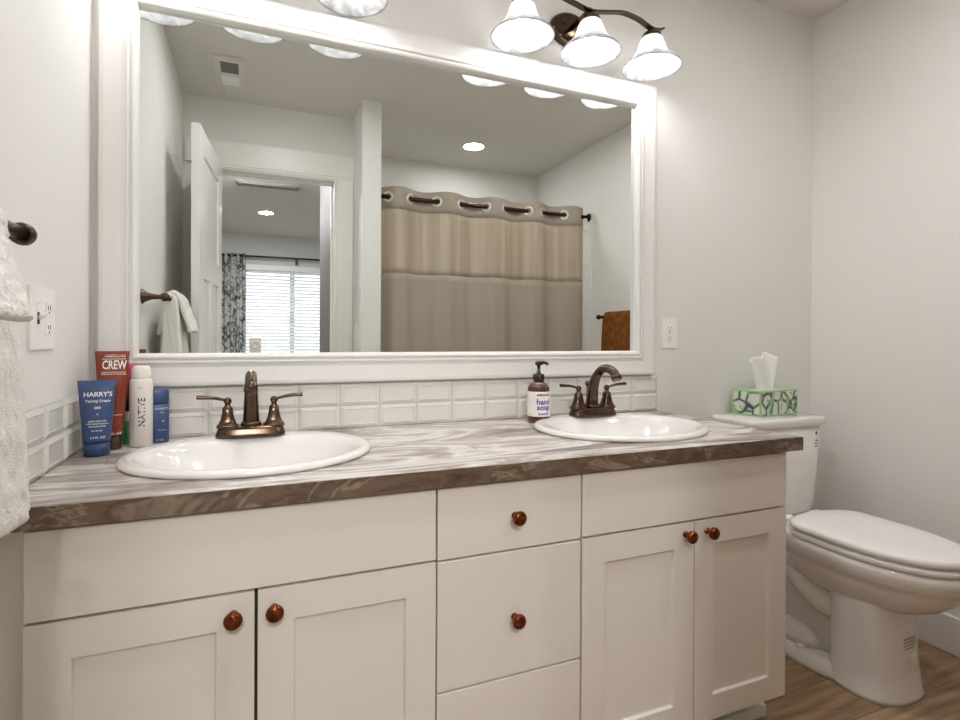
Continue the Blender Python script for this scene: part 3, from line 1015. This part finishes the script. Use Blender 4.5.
# small printed stickers
mb = MB()
mb.quad(-0.02, 0.022, -0.032, 0.038, lambda u, v: Vector((TX + 0.150 + u, -0.2112 + 0.0002, 0.73 + v)), 1, 1, 1)
w1 = lambda u, v: Vector((TX + 0.150 + u, -0.2115, 0.73 + v))
mb.quad(-0.005, 0.006, 0.022, 0.034, w1, 0, 1, 1)
for k in range(3):
    for c in range(3):
        mb.quad(-0.016 + c * 0.011, -0.016 + c * 0.011 + 0.007 + 0.002 * ((k + c) % 2), -0.004 - k * 0.011, -0.0005 - k * 0.011, w1, 0, 1, 1)
obj('sticker', mb, [PRINTK, PORC], toi, world=True)['label'] = 'small dark printed marks on the tank'
mb = MB()
def w2(u, v, e_=0.0010):
    t = -1.42 + u / 0.12
    z = 0.135 + v
    q = (z - 0.09) / 0.09
    e = 2 / (2.7 + 0.3 * q)
    hx, hy, yc = 0.121 - 0.004 * q + e_, 0.106 - 0.007 * q + e_, -0.542 + 0.004 * q
    return Vector((PXC + hx * math.copysign(abs(math.cos(t)) ** e, math.cos(t)), yc + hy * math.copysign(abs(math.sin(t)) ** e, math.sin(t)), z))


mb.quad(-0.028, 0.026, -0.044, 0.058, lambda u, v: w2(u, v, 0.0004), 2, 14, 6)
for k in range(4):
    mb.quad(-0.022, 0.016 - 0.012 * (k > 2), 0.048 - k * 0.009, 0.053 - k * 0.009, w2, 0, 6, 1)
mb.quad(-0.012, 0.014, -0.04, 0.004, w2, 1, 6, 2)
obj('sticker', mb, [PRINTG, LABELW, PORC], toi, world=True, smooth=True)['label'] = 'small printed sticker on the pedestal'

# ------------------------------------------------------------------ tissue box
tb = thing('tissue_box', 'green and white floral tissue box on the toilet tank lid', 'tissue box', (1.958, -0.083, 0.8245), math.radians(7))
bx, by, bz = 0.124, 0.062, 0.102
mb = MB().box(-bx, bx, -by, by, 0, bz)
obj('box', mb, GREENBOX, tb, bevel=0.0015)
mb = MB()
for s in (-1, 1):
    mb.box(-bx + 0.006, bx - 0.006, min(s * by, s * (by + 0.0006)), max(s * by, s * (by + 0.0006)), 0.006, bz - 0.006)
    mb.box(min(s * bx, s * (bx + 0.0006)), max(s * bx, s * (bx + 0.0006)), -by + 0.006, by - 0.006, 0.006, bz - 0.006)
obj('printed_panel', mb, BOXP, tb)
mb = MB().lathe([(1, bz), (1, bz + 0.0006), (0.01, bz + 0.0006)], (0, 0, 0), 36, sx=0.07, sy=0.022)
obj('slot', mb, LABELW, tb)
# tissue: a folded sheet rising from the slot, closed surface with real thickness
rows, cols = 14, 28
rings = []
for i in range(rows + 1):
    t = i / rows
    half = 0.040 + 0.046 * t ** 0.9
    ring = []
    zz = bz + 0.0006 + 0.128 * t
    for side in (1, -1):
        for j in range(cols + 1):
            s_ = j / cols if side == 1 else 1 - j / cols
            u = (s_ - 0.5) * 2
            fold = 0.011 * math.sin(u * 5.3 + 0.6) * (0.45 + 0.7 * t) + 0.005 * math.sin(u * 11 + t * 3)
            topz = 0.022 * (1 - abs(u) ** 1.3) * t + 0.006 * math.sin(u * 6) * t - 0.014 * t * max(0, -u)
            ring.append(Vector((u * half - 0.006 * t, fold + side * 0.0008, zz + topz)))
    rings.append(ring)
obj('tissue', MB().faces_from(rings, cap0=True, cap1=True), TISSUE, tb, smooth=True)

# ------------------------------------------------------------------ soap bottle
so = thing('soap_bottle', 'amber pump bottle of hand soap with white label beside the right faucet', 'soap bottle', (0.884, -0.104, ZK + 0.0008))
R = 0.0372
mb = MB().lathe([(0.030, 0), (0.036, 0.002), (R, 0.008), (R, 0.105), (0.0365, 0.116), (0.030, 0.126), (0.021, 0.133), (0.0165, 0.136), (0.0165, 0.146)], (0, 0, 0), 40)
obj('bottle', mb, AMBER, so)
mb = MB()
def wsoap(u, v, e=0.0006):
    t = u / R - PI / 2 - 0.35
    return Vector(((R + e) * math.cos(t), (R + e) * math.sin(t), v))
mb.quad(-0.11, 0.075, 0.022, 0.104, wsoap, 0, 40, 1)
ws = lambda dx, dz: (lambda u, v: wsoap(u + dx, v + dz, 0.0010))
mb.text('everyone', 0.0125, ws(0.012, 0.094), 2, bold=0.0004)
mb.text('hand', 0.026, ws(0.013, 0.070), 1, bold=0.0008)
mb.text('soap', 0.026, ws(0.013, 0.052), 1, bold=0.0008)
mb.text('lavender', 0.011, ws(0.013, 0.031), 1, bold=0.0004)
mb.text('12 fl oz', 0.005, ws(-0.035, 0.029), 2)
obj('label', mb, [LABELW, PRINTP, PRINTK], so)['label'] = 'white label printed in purple'
mb = MB().lathe([(0.0185, 0.137), (0.0195, 0.139), (0.0195, 0.158), (0.018, 0.160), (0.008, 0.162), (0.008, 0.167), (0.0055, 0.169), (0.0055, 0.190)], (0, 0, 0), 28)
mb.lathe([(0.0055, 0.188), (0.0115, 0.190), (0.0125, 0.198), (0.0105, 0.203), (0.0001, 0.204)], (0, 0, 0), 20)
mb.tube(smooth_path([(0, 0, 0.198), (0.012, -0.010, 0.199), (0.020, -0.016, 0.197), (0.024, -0.019, 0.191)], 5), [0.0065] * 6 + [0.005] * 10, 12)
obj('pump', mb, PUMPB, so)

# ------------------------------------------------------------------ toiletries in the corner
def make_tube(name, label, loc, rz, h, w_top, r0, capr, caph, mats, texts, capmat, taper=1.0):
    """Squeeze tube standing on its cap: round above the cap, pressed flat at the top."""
    t = thing(name, label, 'tube', loc, rz)
    def hx(v):
        k = (v - caph) / (h - caph)
        return r0 + (w_top - r0) * k
    def hy(v):
        k = (v - caph) / (h - caph)
        return max(0.0016, r0 * 0.92 * (1 - k ** 1.4) + 0.0016)
    secs = []
    for i in range(17):
        v = caph + 0.001 + (h - 0.010 - caph - 0.001) * i / 16
        secs.append((v, 0, 0, hx(v), hy(v), 2 + 2 * (i / 16)))
    secs += [(h - 0.009, 0, 0, w_top, 0.0016, 8), (h, 0, 0, w_top, 0.0016, 8)]
    mb = MB().superloft(secs, seg=44)
    def warp(dx, dz, e=0.0008):
        def f(u, v):
            x, z = u + dx, v + dz
            if z > h - 0.012:
                return Vector((x, -0.0016 - e, z))
            k = (z - caph) / (h - caph)
            n_ = 2 + 2 * k
            q = min(0.999, abs(x) / hx(z))
            return Vector((x, -hy(z) * (1 - q ** n_) ** (1 / n_) - e, z))
        return f
    for s, size, dx, dz, mi in texts:
        if s.startswith('-'):
            mb.quad(-size / 2, size / 2, -0.0006, 0.0006, warp(dx, dz), mi, 10, 1)
        else:
            mb.text(s, size, warp(dx, dz), mi, bold=size * 0.02, sx=0.60 if s == 'CREW' else 1.0)
    obj('tube_body', mb, mats, t)
    mb = MB().lathe([(capr * 0.96, 0), (capr, 0.002), (capr * taper, caph - 0.001), (capr * taper * 0.9, caph)], (0, 0, 0), 40)
    obj('cap', mb, capmat, t)
    return t


make_tube('squeeze_tube', 'short navy blue squeeze tube in front of the tall rust red tube', (-0.3445, -0.186, ZK + 0.0008), math.radians(6), 0.176, 0.038, 0.0275, 0.0262, 0.030,
          [NAVY, PRINTW], [("HARRY'S", 0.0148, 0.003, 0.143, 1), ('Taming Cream', 0.0083, 0.003, 0.128, 1), ('000', 0.0085, 0.003, 0.112, 1), ('v', 0.008, 0.003, 0.098, 1),
                           ('Lightweight hold', 0.0052, 0.003, 0.082, 1), ('with natural texture', 0.0052, 0.003, 0.076, 1), ('and matte finish', 0.0052, 0.003, 0.070, 1),
                           ('for all hair', 0.005, 0.003, 0.060, 1), ('3.4 FL OZ', 0.007, 0.004, 0.044, 1)], NAVYL)
make_tube('squeeze_tube', 'tall rust red squeeze tube behind the short navy tube', (-0.3275, -0.120, ZK + 0.0008), math.radians(4), 0.243, 0.0365, 0.0235, 0.0205, 0.034,
          [RUST, PRINTW], [('AMERICAN', 0.0088, 0.006, 0.231, 1), ('-', 0.050, 0.004, 0.2235, 1), ('CREW', 0.030, 0.005, 0.208, 1), ('-', 0.050, 0.004, 0.191, 1),
                           ('FIRM HOLD STYLING GEL', 0.0046, 0.004, 0.186, 1), ('-', 0.034, 0.006, 0.086, 1), ('8.4 FL OZ', 0.0075, 0.006, 0.040, 1)], AMBERCAP)

can = thing('spray_can', 'white spray can standing between the rust red tube and small blue bottle', 'can', (-0.2690, -0.098, ZK + 0.0008))
R2 = 0.0262
mb = MB().lathe([(0.023, 0), (R2, 0.003), (R2, 0.160), (0.0245, 0.168), (0.021, 0.173)], (0, 0, 0), 40)
def wcan(dx, dz):
    def f(u, v):   # text runs upwards
        t = (-v + dx) / R2 - PI / 2 - 0.12
        return Vector(((R2 + 0.0006) * math.cos(t), (R2 + 0.0006) * math.sin(t), u + dz))
    return f
mb.text('NATIVE', 0.0215, wcan(0.009, 0.088), 1, bold=0.0003)
mb.text('deodorant spray', 0.005, wcan(-0.010, 0.07), 2)
mb.text('0%', 0.008, lambda u, v: wcan(0.004, 0.150)(v, -u), 2)
obj('can_body', mb, [CANW, PRINTK, PRINTG], can)
mb = MB().lathe([(0.0215, 0.1735), (0.0222, 0.175), (0.0215, 0.196), (0.018, 0.203), (0.012, 0.205), (0.0001, 0.2055)], (0, 0, 0), 32)
obj('cap', mb, CANW, can)

bl = thing('deodorant_bottle', 'small flat navy blue bottle right of the white spray can', 'bottle', (-0.2345, -0.062, ZK + 0.0008), math.radians(8))
mb = MB().superloft([(0, 0, 0, 0.022, 0.014, 3.5), (0.002, 0, 0, 0.0235, 0.0155, 3.5), (0.098, 0, 0, 0.0235, 0.0155, 3.5), (0.103, 0, 0, 0.021, 0.013, 3)], seg=40)
wb = lambda dx, dz: (lambda u, v: Vector((u + dx, -0.0163, v + dz)))
mb.text("HARRY'S", 0.0082, wb(0.006, 0.090), 1)
mb.text('fresh', 0.005, wb(0.008, 0.080), 1)
mb.text('v', 0.012, wb(0.010, 0.058), 1)
mb.text('deodorant', 0.0045, wb(0.008, 0.034), 1)
mb.text('1.7 OZ', 0.006, wb(0.002, 0.008), 1)
obj('bottle_body', mb, [NAVY, PRINTW], bl)
mb = MB().superloft([(0.1035, 0, 0, 0.0225, 0.0145, 3.5), (0.106, 0, 0, 0.0235, 0.0155, 3.5), (0.138, 0, 0, 0.0225, 0.0148, 3.5), (0.143, 0, 0, 0.019, 0.012, 3)], seg=40)
obj('cap', mb, NAVYL, bl)

pk = thing('slim_tube', 'slim pink, black and green tube half hidden behind the spray can', 'tube', (-0.3035, -0.052, ZK + 0.0008))
mb = MB().lathe([(0.014, 0), (0.0145, 0.06)], (0, 0, 0), 24, mi=0)
mb.lathe([(0.0145, 0.0603), (0.0145, 0.10)], (0, 0, 0), 24, mi=1)
mb.lathe([(0.0145, 0.1003), (0.0145, 0.205), (0.012, 0.21)], (0, 0, 0), 24, mi=2)
obj('tube_body', mb, [GREENP, LABELW, PINKP], pk)
obj('band', MB().lathe([(0.0150, 0.085), (0.0150, 0.118)], (0, 0, 0), 24), BLACKP, pk)

# ------------------------------------------------------------------ towels
def towel_mesh(prof, y0, y1, th, amp=0.003, ny=110, wave=0.0, sgn=1, wav_f=40):
    """prof: (x, z) polyline over the bar; extruded along y with a soft terry surface."""
    path = smooth_path([(x, 0, z) for x, z in prof], 20)
    n_ = len(path)
    nrm = []
    for i in range(n_):
        t = (path[min(i + 1, n_ - 1)] - path[max(i - 1, 0)]).normalized()
        nrm.append(Vector((t.z, 0, -t.x)))
    rings = []
    for j in range(ny + 1):
        v = j / ny
        y = y0 + (y1 - y0) * v
        e = min(v, 1 - v) * ny
        k = 1 if e >= 4 else math.sqrt(max(0.03, 1 - ((4 - e) / 4) ** 2))
        ring = []
        for side in (1, -1):
            for i in (range(n_) if side == 1 else range(n_ - 1, -1, -1)):
                d = min(i, n_ - 1 - i)
                kk = k * (1 if d >= 5 else math.sqrt(max(0.05, 1 - ((5 - d) / 5) ** 2)))
                fr = abs(i / (n_ - 1) - 0.5) * 2
                p = path[i] + nrm[i] * side * th * 0.5 * kk + nrm[i] * wave * math.sin(y * wav_f + 0.6) * fr
                p = Vector((p.x, y, p.z))
                nv = noise.noise(p * 30) * 0.7 + noise.noise(p * 110) * 0.6 + noise.noise(p * 230) * 0.55
                p += nrm[i] * side * amp * nv
                p.y += amp * noise.noise(p * 45 + Vector((9, 3, 1)))
                ring.append(p)
        rings.append(ring)
    return MB().faces_from(rings)


def towel_bar(loc, label, x, z, ya, yb, s, wallx):
    """bar along y at x, z; posts reach the wall at wallx. s=+1: wall on the -x side."""
    t = thing('towel_bar', label, 'towel bar', loc)
    mb = MB().tube([(x, ya, z), (x, yb, z)], 0.0100, 16)
    obj('bar', mb, BRONZE, t, world=True)
    for y in (ya, yb):
        d = abs(x - wallx)
        pr = [(0.0290, 0.0005), (0.0285, 0.004), (0.022, 0.011), (0.015, 0.024), (0.0105, 0.040), (0.0085, d - 0.012), (0.0085, d)]
        mb = MB().lathe([(r_, h_ * s) for r_, h_ in pr], (wallx, y, z), 28, axis='x')
        obj('post', mb, BRONZE, t, world=True)
        e = 1 if y > min(ya, yb) + 0.01 else -1
        mb = MB()
        for r_ in (0,):
            mb.tube([(x, y - e * 0.010, z), (x, y - e * 0.006, z), (x, y + e * 0.004, z), (x, y + e * 0.009, z), (x, y + e * 0.013, z), (x, y + e * 0.0145, z)],
                    [0.0135, 0.0165, 0.0172, 0.0150, 0.0090, 0.001], 22)
        obj('finial', mb, BRONZE, t, world=True)
    return t


BXL, BZL = -0.322, 1.283
towel_bar((XL, -1.0, BZL), 'bronze towel bar on the left wall holding the white towels', BXL, BZL, -0.700, -1.32, 1, XL)
p_long = [(-0.028, -0.40), (-0.024, -0.28), (-0.020, -0.12), (-0.019, -0.03), (-0.013, 0.008), (0.0, 0.017), (0.013, 0.008), (0.020, -0.03), (0.026, -0.12), (0.036, -0.26), (0.040, -0.395)]
o = obj('bath_towel', towel_mesh([(BXL + a, BZL + b_) for a, b_ in p_long], -0.812, -1.14, 0.010, 0.0042, wave=0.004), TOWEL)
tag(o, 'long white terry towel hanging lowest on the left wall towel bar', 'towel')
p_short = [(-0.052, -0.145), (-0.044, -0.10), (-0.034, -0.045), (-0.027, -0.008), (-0.014, 0.024), (0.0, 0.033), (0.016, 0.026), (0.032, -0.008), (0.048, -0.06), (0.062, -0.100), (0.072, -0.134)]
o = obj('hand_towel', towel_mesh([(BXL + a, BZL + b_) for a, b_ in p_short], -0.895, -1.14, 0.018, 0.0030, wave=0.003), TOWEL)
tag(o, 'short thick white hand towel draped over the longer towel on the left', 'towel')

BXR, BZR = 2.282, 1.283
towel_bar((XR, -1.25, BZR), 'dark towel bar on the right wall holding the brown towel, in the mirror', BXR, BZR, -0.95, -1.565, -1, XR)
p_br = [(-0.044, -0.50), (-0.040, -0.30), (-0.032, -0.10), (-0.022, -0.01), (-0.010, 0.020), (0.0, 0.024), (0.012, 0.018), (0.022, -0.01), (0.027, -0.10), (0.030, -0.40)]
o = obj('bath_towel', towel_mesh([(BXR + a, BZR + b_) for a, b_ in p_br], -1.03, -1.475, 0.018, 0.0018), BTOWEL)
tag(o, 'folded brown towel on the right wall towel bar, seen in the mirror', 'towel')

# ------------------------------------------------------------------ shower curtain
YR, ZR = -1.79, 2.047
rod = thing('curtain_rod', 'dark bronze shower rod threaded through the tan curtain, in the mirror', 'curtain rod', (1.53, YR, ZR))
obj('rod', MB().lathe([(0.0145, 0.724), (0.0145, XR - 0.002)], (0, YR, ZR), 18, axis='x'), BRONZED, rod, world=True)
obj('flange', MB().lathe([(0.030, XR - 0.001), (0.028, XR - 0.012), (0.016, XR - 0.020)], (0, YR, ZR), 24, axis='x'), BRONZED, rod, world=True)
obj('flange', MB().lathe([(0.030, 0.723), (0.028, 0.734), (0.016, 0.742)], (0, YR, ZR), 24, axis='x'), BRONZED, rod, world=True)

cu = thing('shower_curtain', 'tan and taupe grommet-top shower curtain hanging in the mirror', 'shower curtain', (1.53, YR, 0.12))
CX0, CXE = 0.742, 2.296
XB = [0.71, 1.045, 1.405, 1.735, 2.035]         # middles of the stretches where the rod shows
def cy(x, z):
    """depth of the cloth: behind the rod around each XB, in front between them."""
    ph = 0.0
    knots = [(XB[0] - 0.20, -1.0)]
    seq = []
    for i, b_ in enumerate(XB):
        seq.append((b_, 0))
        if i + 1 < len(XB):
            seq.append(((b_ + XB[i + 1]) / 2, 1))
    seq = [(XB[0] - 0.16, 1)] + seq + [(XB[-1] + 0.17, 1), (XB[-1] + 0.34, 0)]
    v = 0
    for (a, fa), (b2, fb) in zip(seq, seq[1:]):
        if a <= x <= b2:
            t = (x - a) / (b2 - a)
            s_ = 0.5 - 0.5 * math.cos(PI * t)
            v = fa + (fb - fa) * s_
            break
    amp = 0.030 if z > 1.9 else 0.030 - 0.008 * min(1, (1.9 - z) / 1.2)
    k = max(0.0, min(1.0, (2.1 - z) / 0.9))
    extra = k * (0.006 * math.sin(x * 23 + 1) + 0.004 * math.sin(x * 61 + z * 1.5))
    return YR + amp * (2 * v - 1) + extra


def cloth(z0, z1, nz, toppush=0.0, off=0.0):
    nx = 220
    rings = []
    for side in (1, -1):
        pass
    front, back = [], []
    mb = MB()
    bm = mb.bm
    for s in (0.0010, -0.0010):
        g = []
        for j in range(nz + 1):
            row = []
            for i in range(nx + 1):
                x = CX0 + (CXE - CX0) * i / nx
                z = z0 + (z1 - z0) * j / nz
                wob = 0.0
                if toppush and j == nz:
                    wob = 0.003 * math.sin((cy(x, 2.0) - YR) / 0.03 * 1.5)
                row.append(bm.verts.new((x, cy(x, z) + s + off, z + wob)))
            g.append(row)
        for j in range(nz):
            for i in range(nx):
                f = bm.faces.new((g[j][i], g[j][i + 1], g[j + 1][i + 1], g[j + 1][i]))
                f.smooth = True
        if s > 0:
            front = g
        else:
            back = g
    for j in (0, nz):
        for i in range(nx):
            bm.faces.new((front[j][i], front[j][i + 1], back[j][i + 1], back[j][i]))
    for i in (0, nx):
        for j in range(nz):
            bm.faces.new((front[j][i], front[j + 1][i], back[j + 1][i], back[j][i]))
    return mb


obj('heading_band', cloth(1.968, 2.112, 3, 1), TAUPE, cu, world=True)['label'] = 'taupe grommet band along the top'
obj('sheer_band', cloth(1.553, 1.968, 10), SHEER, cu, world=True)['label'] = 'lighter tan upper band'
obj('lower_band', cloth(0.12, 1.553, 30), TAUPE, cu, world=True)['label'] = 'taupe lower part'
for i, b_ in enumerate(XB):
    for s in ((-1, 1) if i else (1,)):
        gx = b_ + s * 0.092
        dx = 0.004
        slope = (cy(gx + dx, 2.05) - cy(gx - dx, 2.05)) / (2 * dx)
        mb = MB()
        tn = Vector((1, slope, 0)).normalized()
        nn = Vector((-tn.y, tn.x, 0))
        ctr = Vector((gx, cy(gx, 2.05), ZR))
        rings = []
        for a in range(28):
            th_ = 2 * PI * a / 28
            dirv = tn * math.cos(th_) + Vector((0, 0, 1)) * math.sin(th_)
            rings.append([ctr + dirv * (0.0285 + 0.0075 * math.cos(q)) + nn * 0.0050 * math.sin(q) for q in [2 * PI * m_ / 8 for m_ in range(8)]])
        rings.append(rings[0])
        mb.faces_from(rings, cap0=False, cap1=False)
        bmesh.ops.remove_doubles(mb.bm, verts=mb.bm.verts, dist=1e-6)
        obj('grommet', mb, CHROME, cu, world=True, smooth=True)
obj('care_tag', MB().box(2.297, 2.325, YR + 0.012, YR + 0.015, 1.955, 2.035), LABELW, cu, world=True)

# ------------------------------------------------------------------ ceiling fittings
def downlight(x, y, r, label, glow):
    t = thing('recessed_light', label, 'ceiling light', (x, y, ZC - 0.006), group='recessed ceiling lights')
    mb = MB().lathe([(r + 0.022, 0.0055), (r + 0.021, 0.001), (r + 0.006, -0.001), (r, 0.001), (r, 0.0055)], (0, 0, 0), 36)
    obj('trim_ring', mb, VENTM, t)
    obj('lens', MB().lathe([(r - 0.001, 0.0045), (r - 0.001, 0.0022), (0.001, 0.0010)], (0, 0, 0), 32), glow, t)
    return t


downlight(1.53, -2.105, 0.075, 'round recessed ceiling light above the shower curtain, in the mirror', DOWNM)
downlight(0.12, -5.07, 0.075, 'round recessed ceiling light seen through the doorway in the mirror', HALLM)
downlight(1.62, -0.98, 0.075, 'round recessed ceiling light added out of view between vanity and toilet', BATHFILLM)  # added fill lamp, out of view, brightens the toilet side
downlight(0.22, -0.98, 0.075, 'round recessed ceiling light added out of view in front of the left sink', BATHFILLM)  # second added fill lamp, out of view, brightens the left side
dm = thing('added_ceiling_light', 'round white dome ceiling light added out of view beyond the door head', 'ceiling light', (-0.13, -3.20, ZC))  # added lamp hidden by the door head, fills the vanity fronts
obj('base', MB().lathe([(0.185, -0.0005), (0.185, -0.022), (0.178, -0.024)], (0, 0, 0), 40), VENTM, dm)
obj('dome', MB().lathe([(0.176, -0.0245), (0.172, -0.040), (0.155, -0.060), (0.12, -0.076), (0.07, -0.086), (0.001, -0.090)], (0, 0, 0), 32), DOMEFILLM, dm, smooth=True)

fan = thing('ceiling_vent', 'square white fan vent in the ceiling, seen in the mirror', 'vent', (-0.128, -1.55, ZC - 0.018))
mb = MB().box(-0.078, 0.078, -0.172, 0.172, 0.004, 0.0175)
mb.box(-0.060, 0.060, -0.150, 0.150, 0.0, 0.0045)
obj('cover', mb, VENTM, fan, bevel=0.003)
mb = MB().box(-0.044, 0.044, 0.015, 0.138, -0.0012, 0.0004)
obj('grille', mb, VENTG, fan)
obj('lens', MB().box(-0.044, 0.044, -0.135, -0.02, -0.004, 0.0004), PLATE, fan, bevel=0.003)
obj('sensor', MB().lathe([(0.008, 0.004), (0.008, -0.012), (0.001, -0.016)], (-0.02, -0.152, 0), 14), PLATE, fan)

rg = thing('ceiling_register', 'long slotted air register in the ceiling beyond the doorway, in the mirror', 'vent', (0.115, -3.82, ZC - 0.02))
obj('frame', MB().box(-0.28, 0.28, -0.065, 0.065, 0.008, 0.0195), VENTG, rg, bevel=0.002)
for k in range(4):
    obj('louver', MB().box(-0.265, 0.265, -0.052 + k * 0.028, -0.036 + k * 0.028, 0.0, 0.0078), VENTG, rg)

# ------------------------------------------------------------------ bedroom window dressing
bld = thing('window_blind', 'white horizontal slat blind over the bedroom window, in the mirror', 'window blind', (0.58, YF + 0.06, 0.56))
obj('valance', MB().box(-0.150, 1.31, YF + 0.035, YF + 0.062, 2.075, 2.150), BLIND, bld, world=True, bevel=0.003)
zz = 2.045
while zz > 0.62:
    rings = []
    for x in (-0.145, 1.305):
        pts = []
        for q in range(7):
            u = (q - 3) / 3
            pts.append(Vector((x, YF + 0.048 + 0.024 * u * 0.80, zz - 0.024 * u * 0.62 + 0.0022 * (1 - u * u))))
        pts += [p - Vector((0, 0, 0.0026)) for p in reversed(pts)]
        rings.append(pts)
    obj('slat', MB().faces_from(rings, smooth=False), BLIND, bld, world=True)
    zz -= 0.048
mb = MB()
for x in (0.02, 0.60, 1.16):
    mb.box(x - 0.002, x + 0.002, YF + 0.0735, YF + 0.0745, 0.6, 2.08)
obj('ladder_cord', mb, BLIND, bld, world=True)
obj('bottom_rail', MB().box(-0.145, 1.305, YF + 0.03, YF + 0.066, 0.565, 0.59), BLIND, bld, world=True, bevel=0.003)

br_ = thing('curtain_rod', 'thin black curtain rod above the bedroom window, in the mirror', 'curtain rod', (0.3, YF + 0.10, 2.255))
obj('rod', MB().tube([(-0.62, YF + 0.10, 2.258), (1.6, YF + 0.10, 2.258)], 0.014, 12), BLACKP, br_, world=True)
for x in (0.56,):
    obj('bracket', MB().box(x - 0.012, x + 0.012, YF + 0.001, YF + 0.10, 2.235, 2.247).box(x - 0.012, x + 0.012, YF + 0.001, YF + 0.008, 2.17, 2.247)
        .box(x - 0.010, x + 0.010, YF + 0.085, YF + 0.115, 2.19, 2.245), BLACKP, br_, world=True)
mb = MB()
bm = mb.bm
rows = []
nx = 120
rr_ = []
for z in [0.03 + (2.29 - 0.03) * k / 24 for k in range(25)]:
    ring = []
    for s in (0.0012, -0.0012):
        for i in (range(nx + 1) if s > 0 else range(nx, -1, -1)):
            x = -0.62 + 0.50 * i / nx
            ring.append(Vector((x, YF + 0.10 + 0.034 * math.sin(i / nx * 2 * PI * 6.5) + s + 0.004 * math.sin(z * 3 + x * 9), z)))
    rr_.append(ring)
mb.faces_from(rr_)
o = obj('window_curtain', mb, FLORAL)
tag(o, 'grey floral curtain panel left of the bedroom window, in the mirror', 'curtain')

# switch plates beyond the doorway and on the partition, edge-on in the mirror
mb = MB().box(-0.0055, -0.0003, -0.036, 0.036, -0.058, 0.058).box(-0.010, -0.0054, -0.006, 0.006, -0.012, 0.012)
o = obj('switch_plate', mb, PLATE, bevel=0.001)
o.location = (0.605, -1.80, 1.16)
tag(o, 'small white switch plate edge-on beside the door casing, in the mirror', 'light switch')

# ------------------------------------------------------------------ the small white camera on its tripod, seen in the mirror
cm = thing('photo_camera', 'small white camera on a tripod in the doorway, in the mirror', 'camera', (0.004, -1.80, 0))
mb = MB().box(-0.034, 0.034, -0.012, 0.014, 1.035, 1.128)
obj('body', mb, PLATE, cm, bevel=0.008)
mb = MB().lathe([(0.020, -0.014), (0.020, -0.024), (0.016, -0.024), (0.013, -0.019), (0.001, -0.019)], (0.004, 0, 1.080), 24, axis='y')
obj('lens', mb, LABELW, cm)
obj('pole', MB().tube([(0, 0, 0.30), (0, 0, 1.035)], 0.010, 12), BLACKP, cm)
for a in (90, 210, 330):
    c_, s_ = math.cos(math.radians(a)), math.sin(math.radians(a))
    obj('leg', MB().tube([(0.012 * c_, 0.012 * s_, 0.46), (0.13 * c_, 0.13 * s_, 0.008)], 0.008, 10), BLACKP, cm)
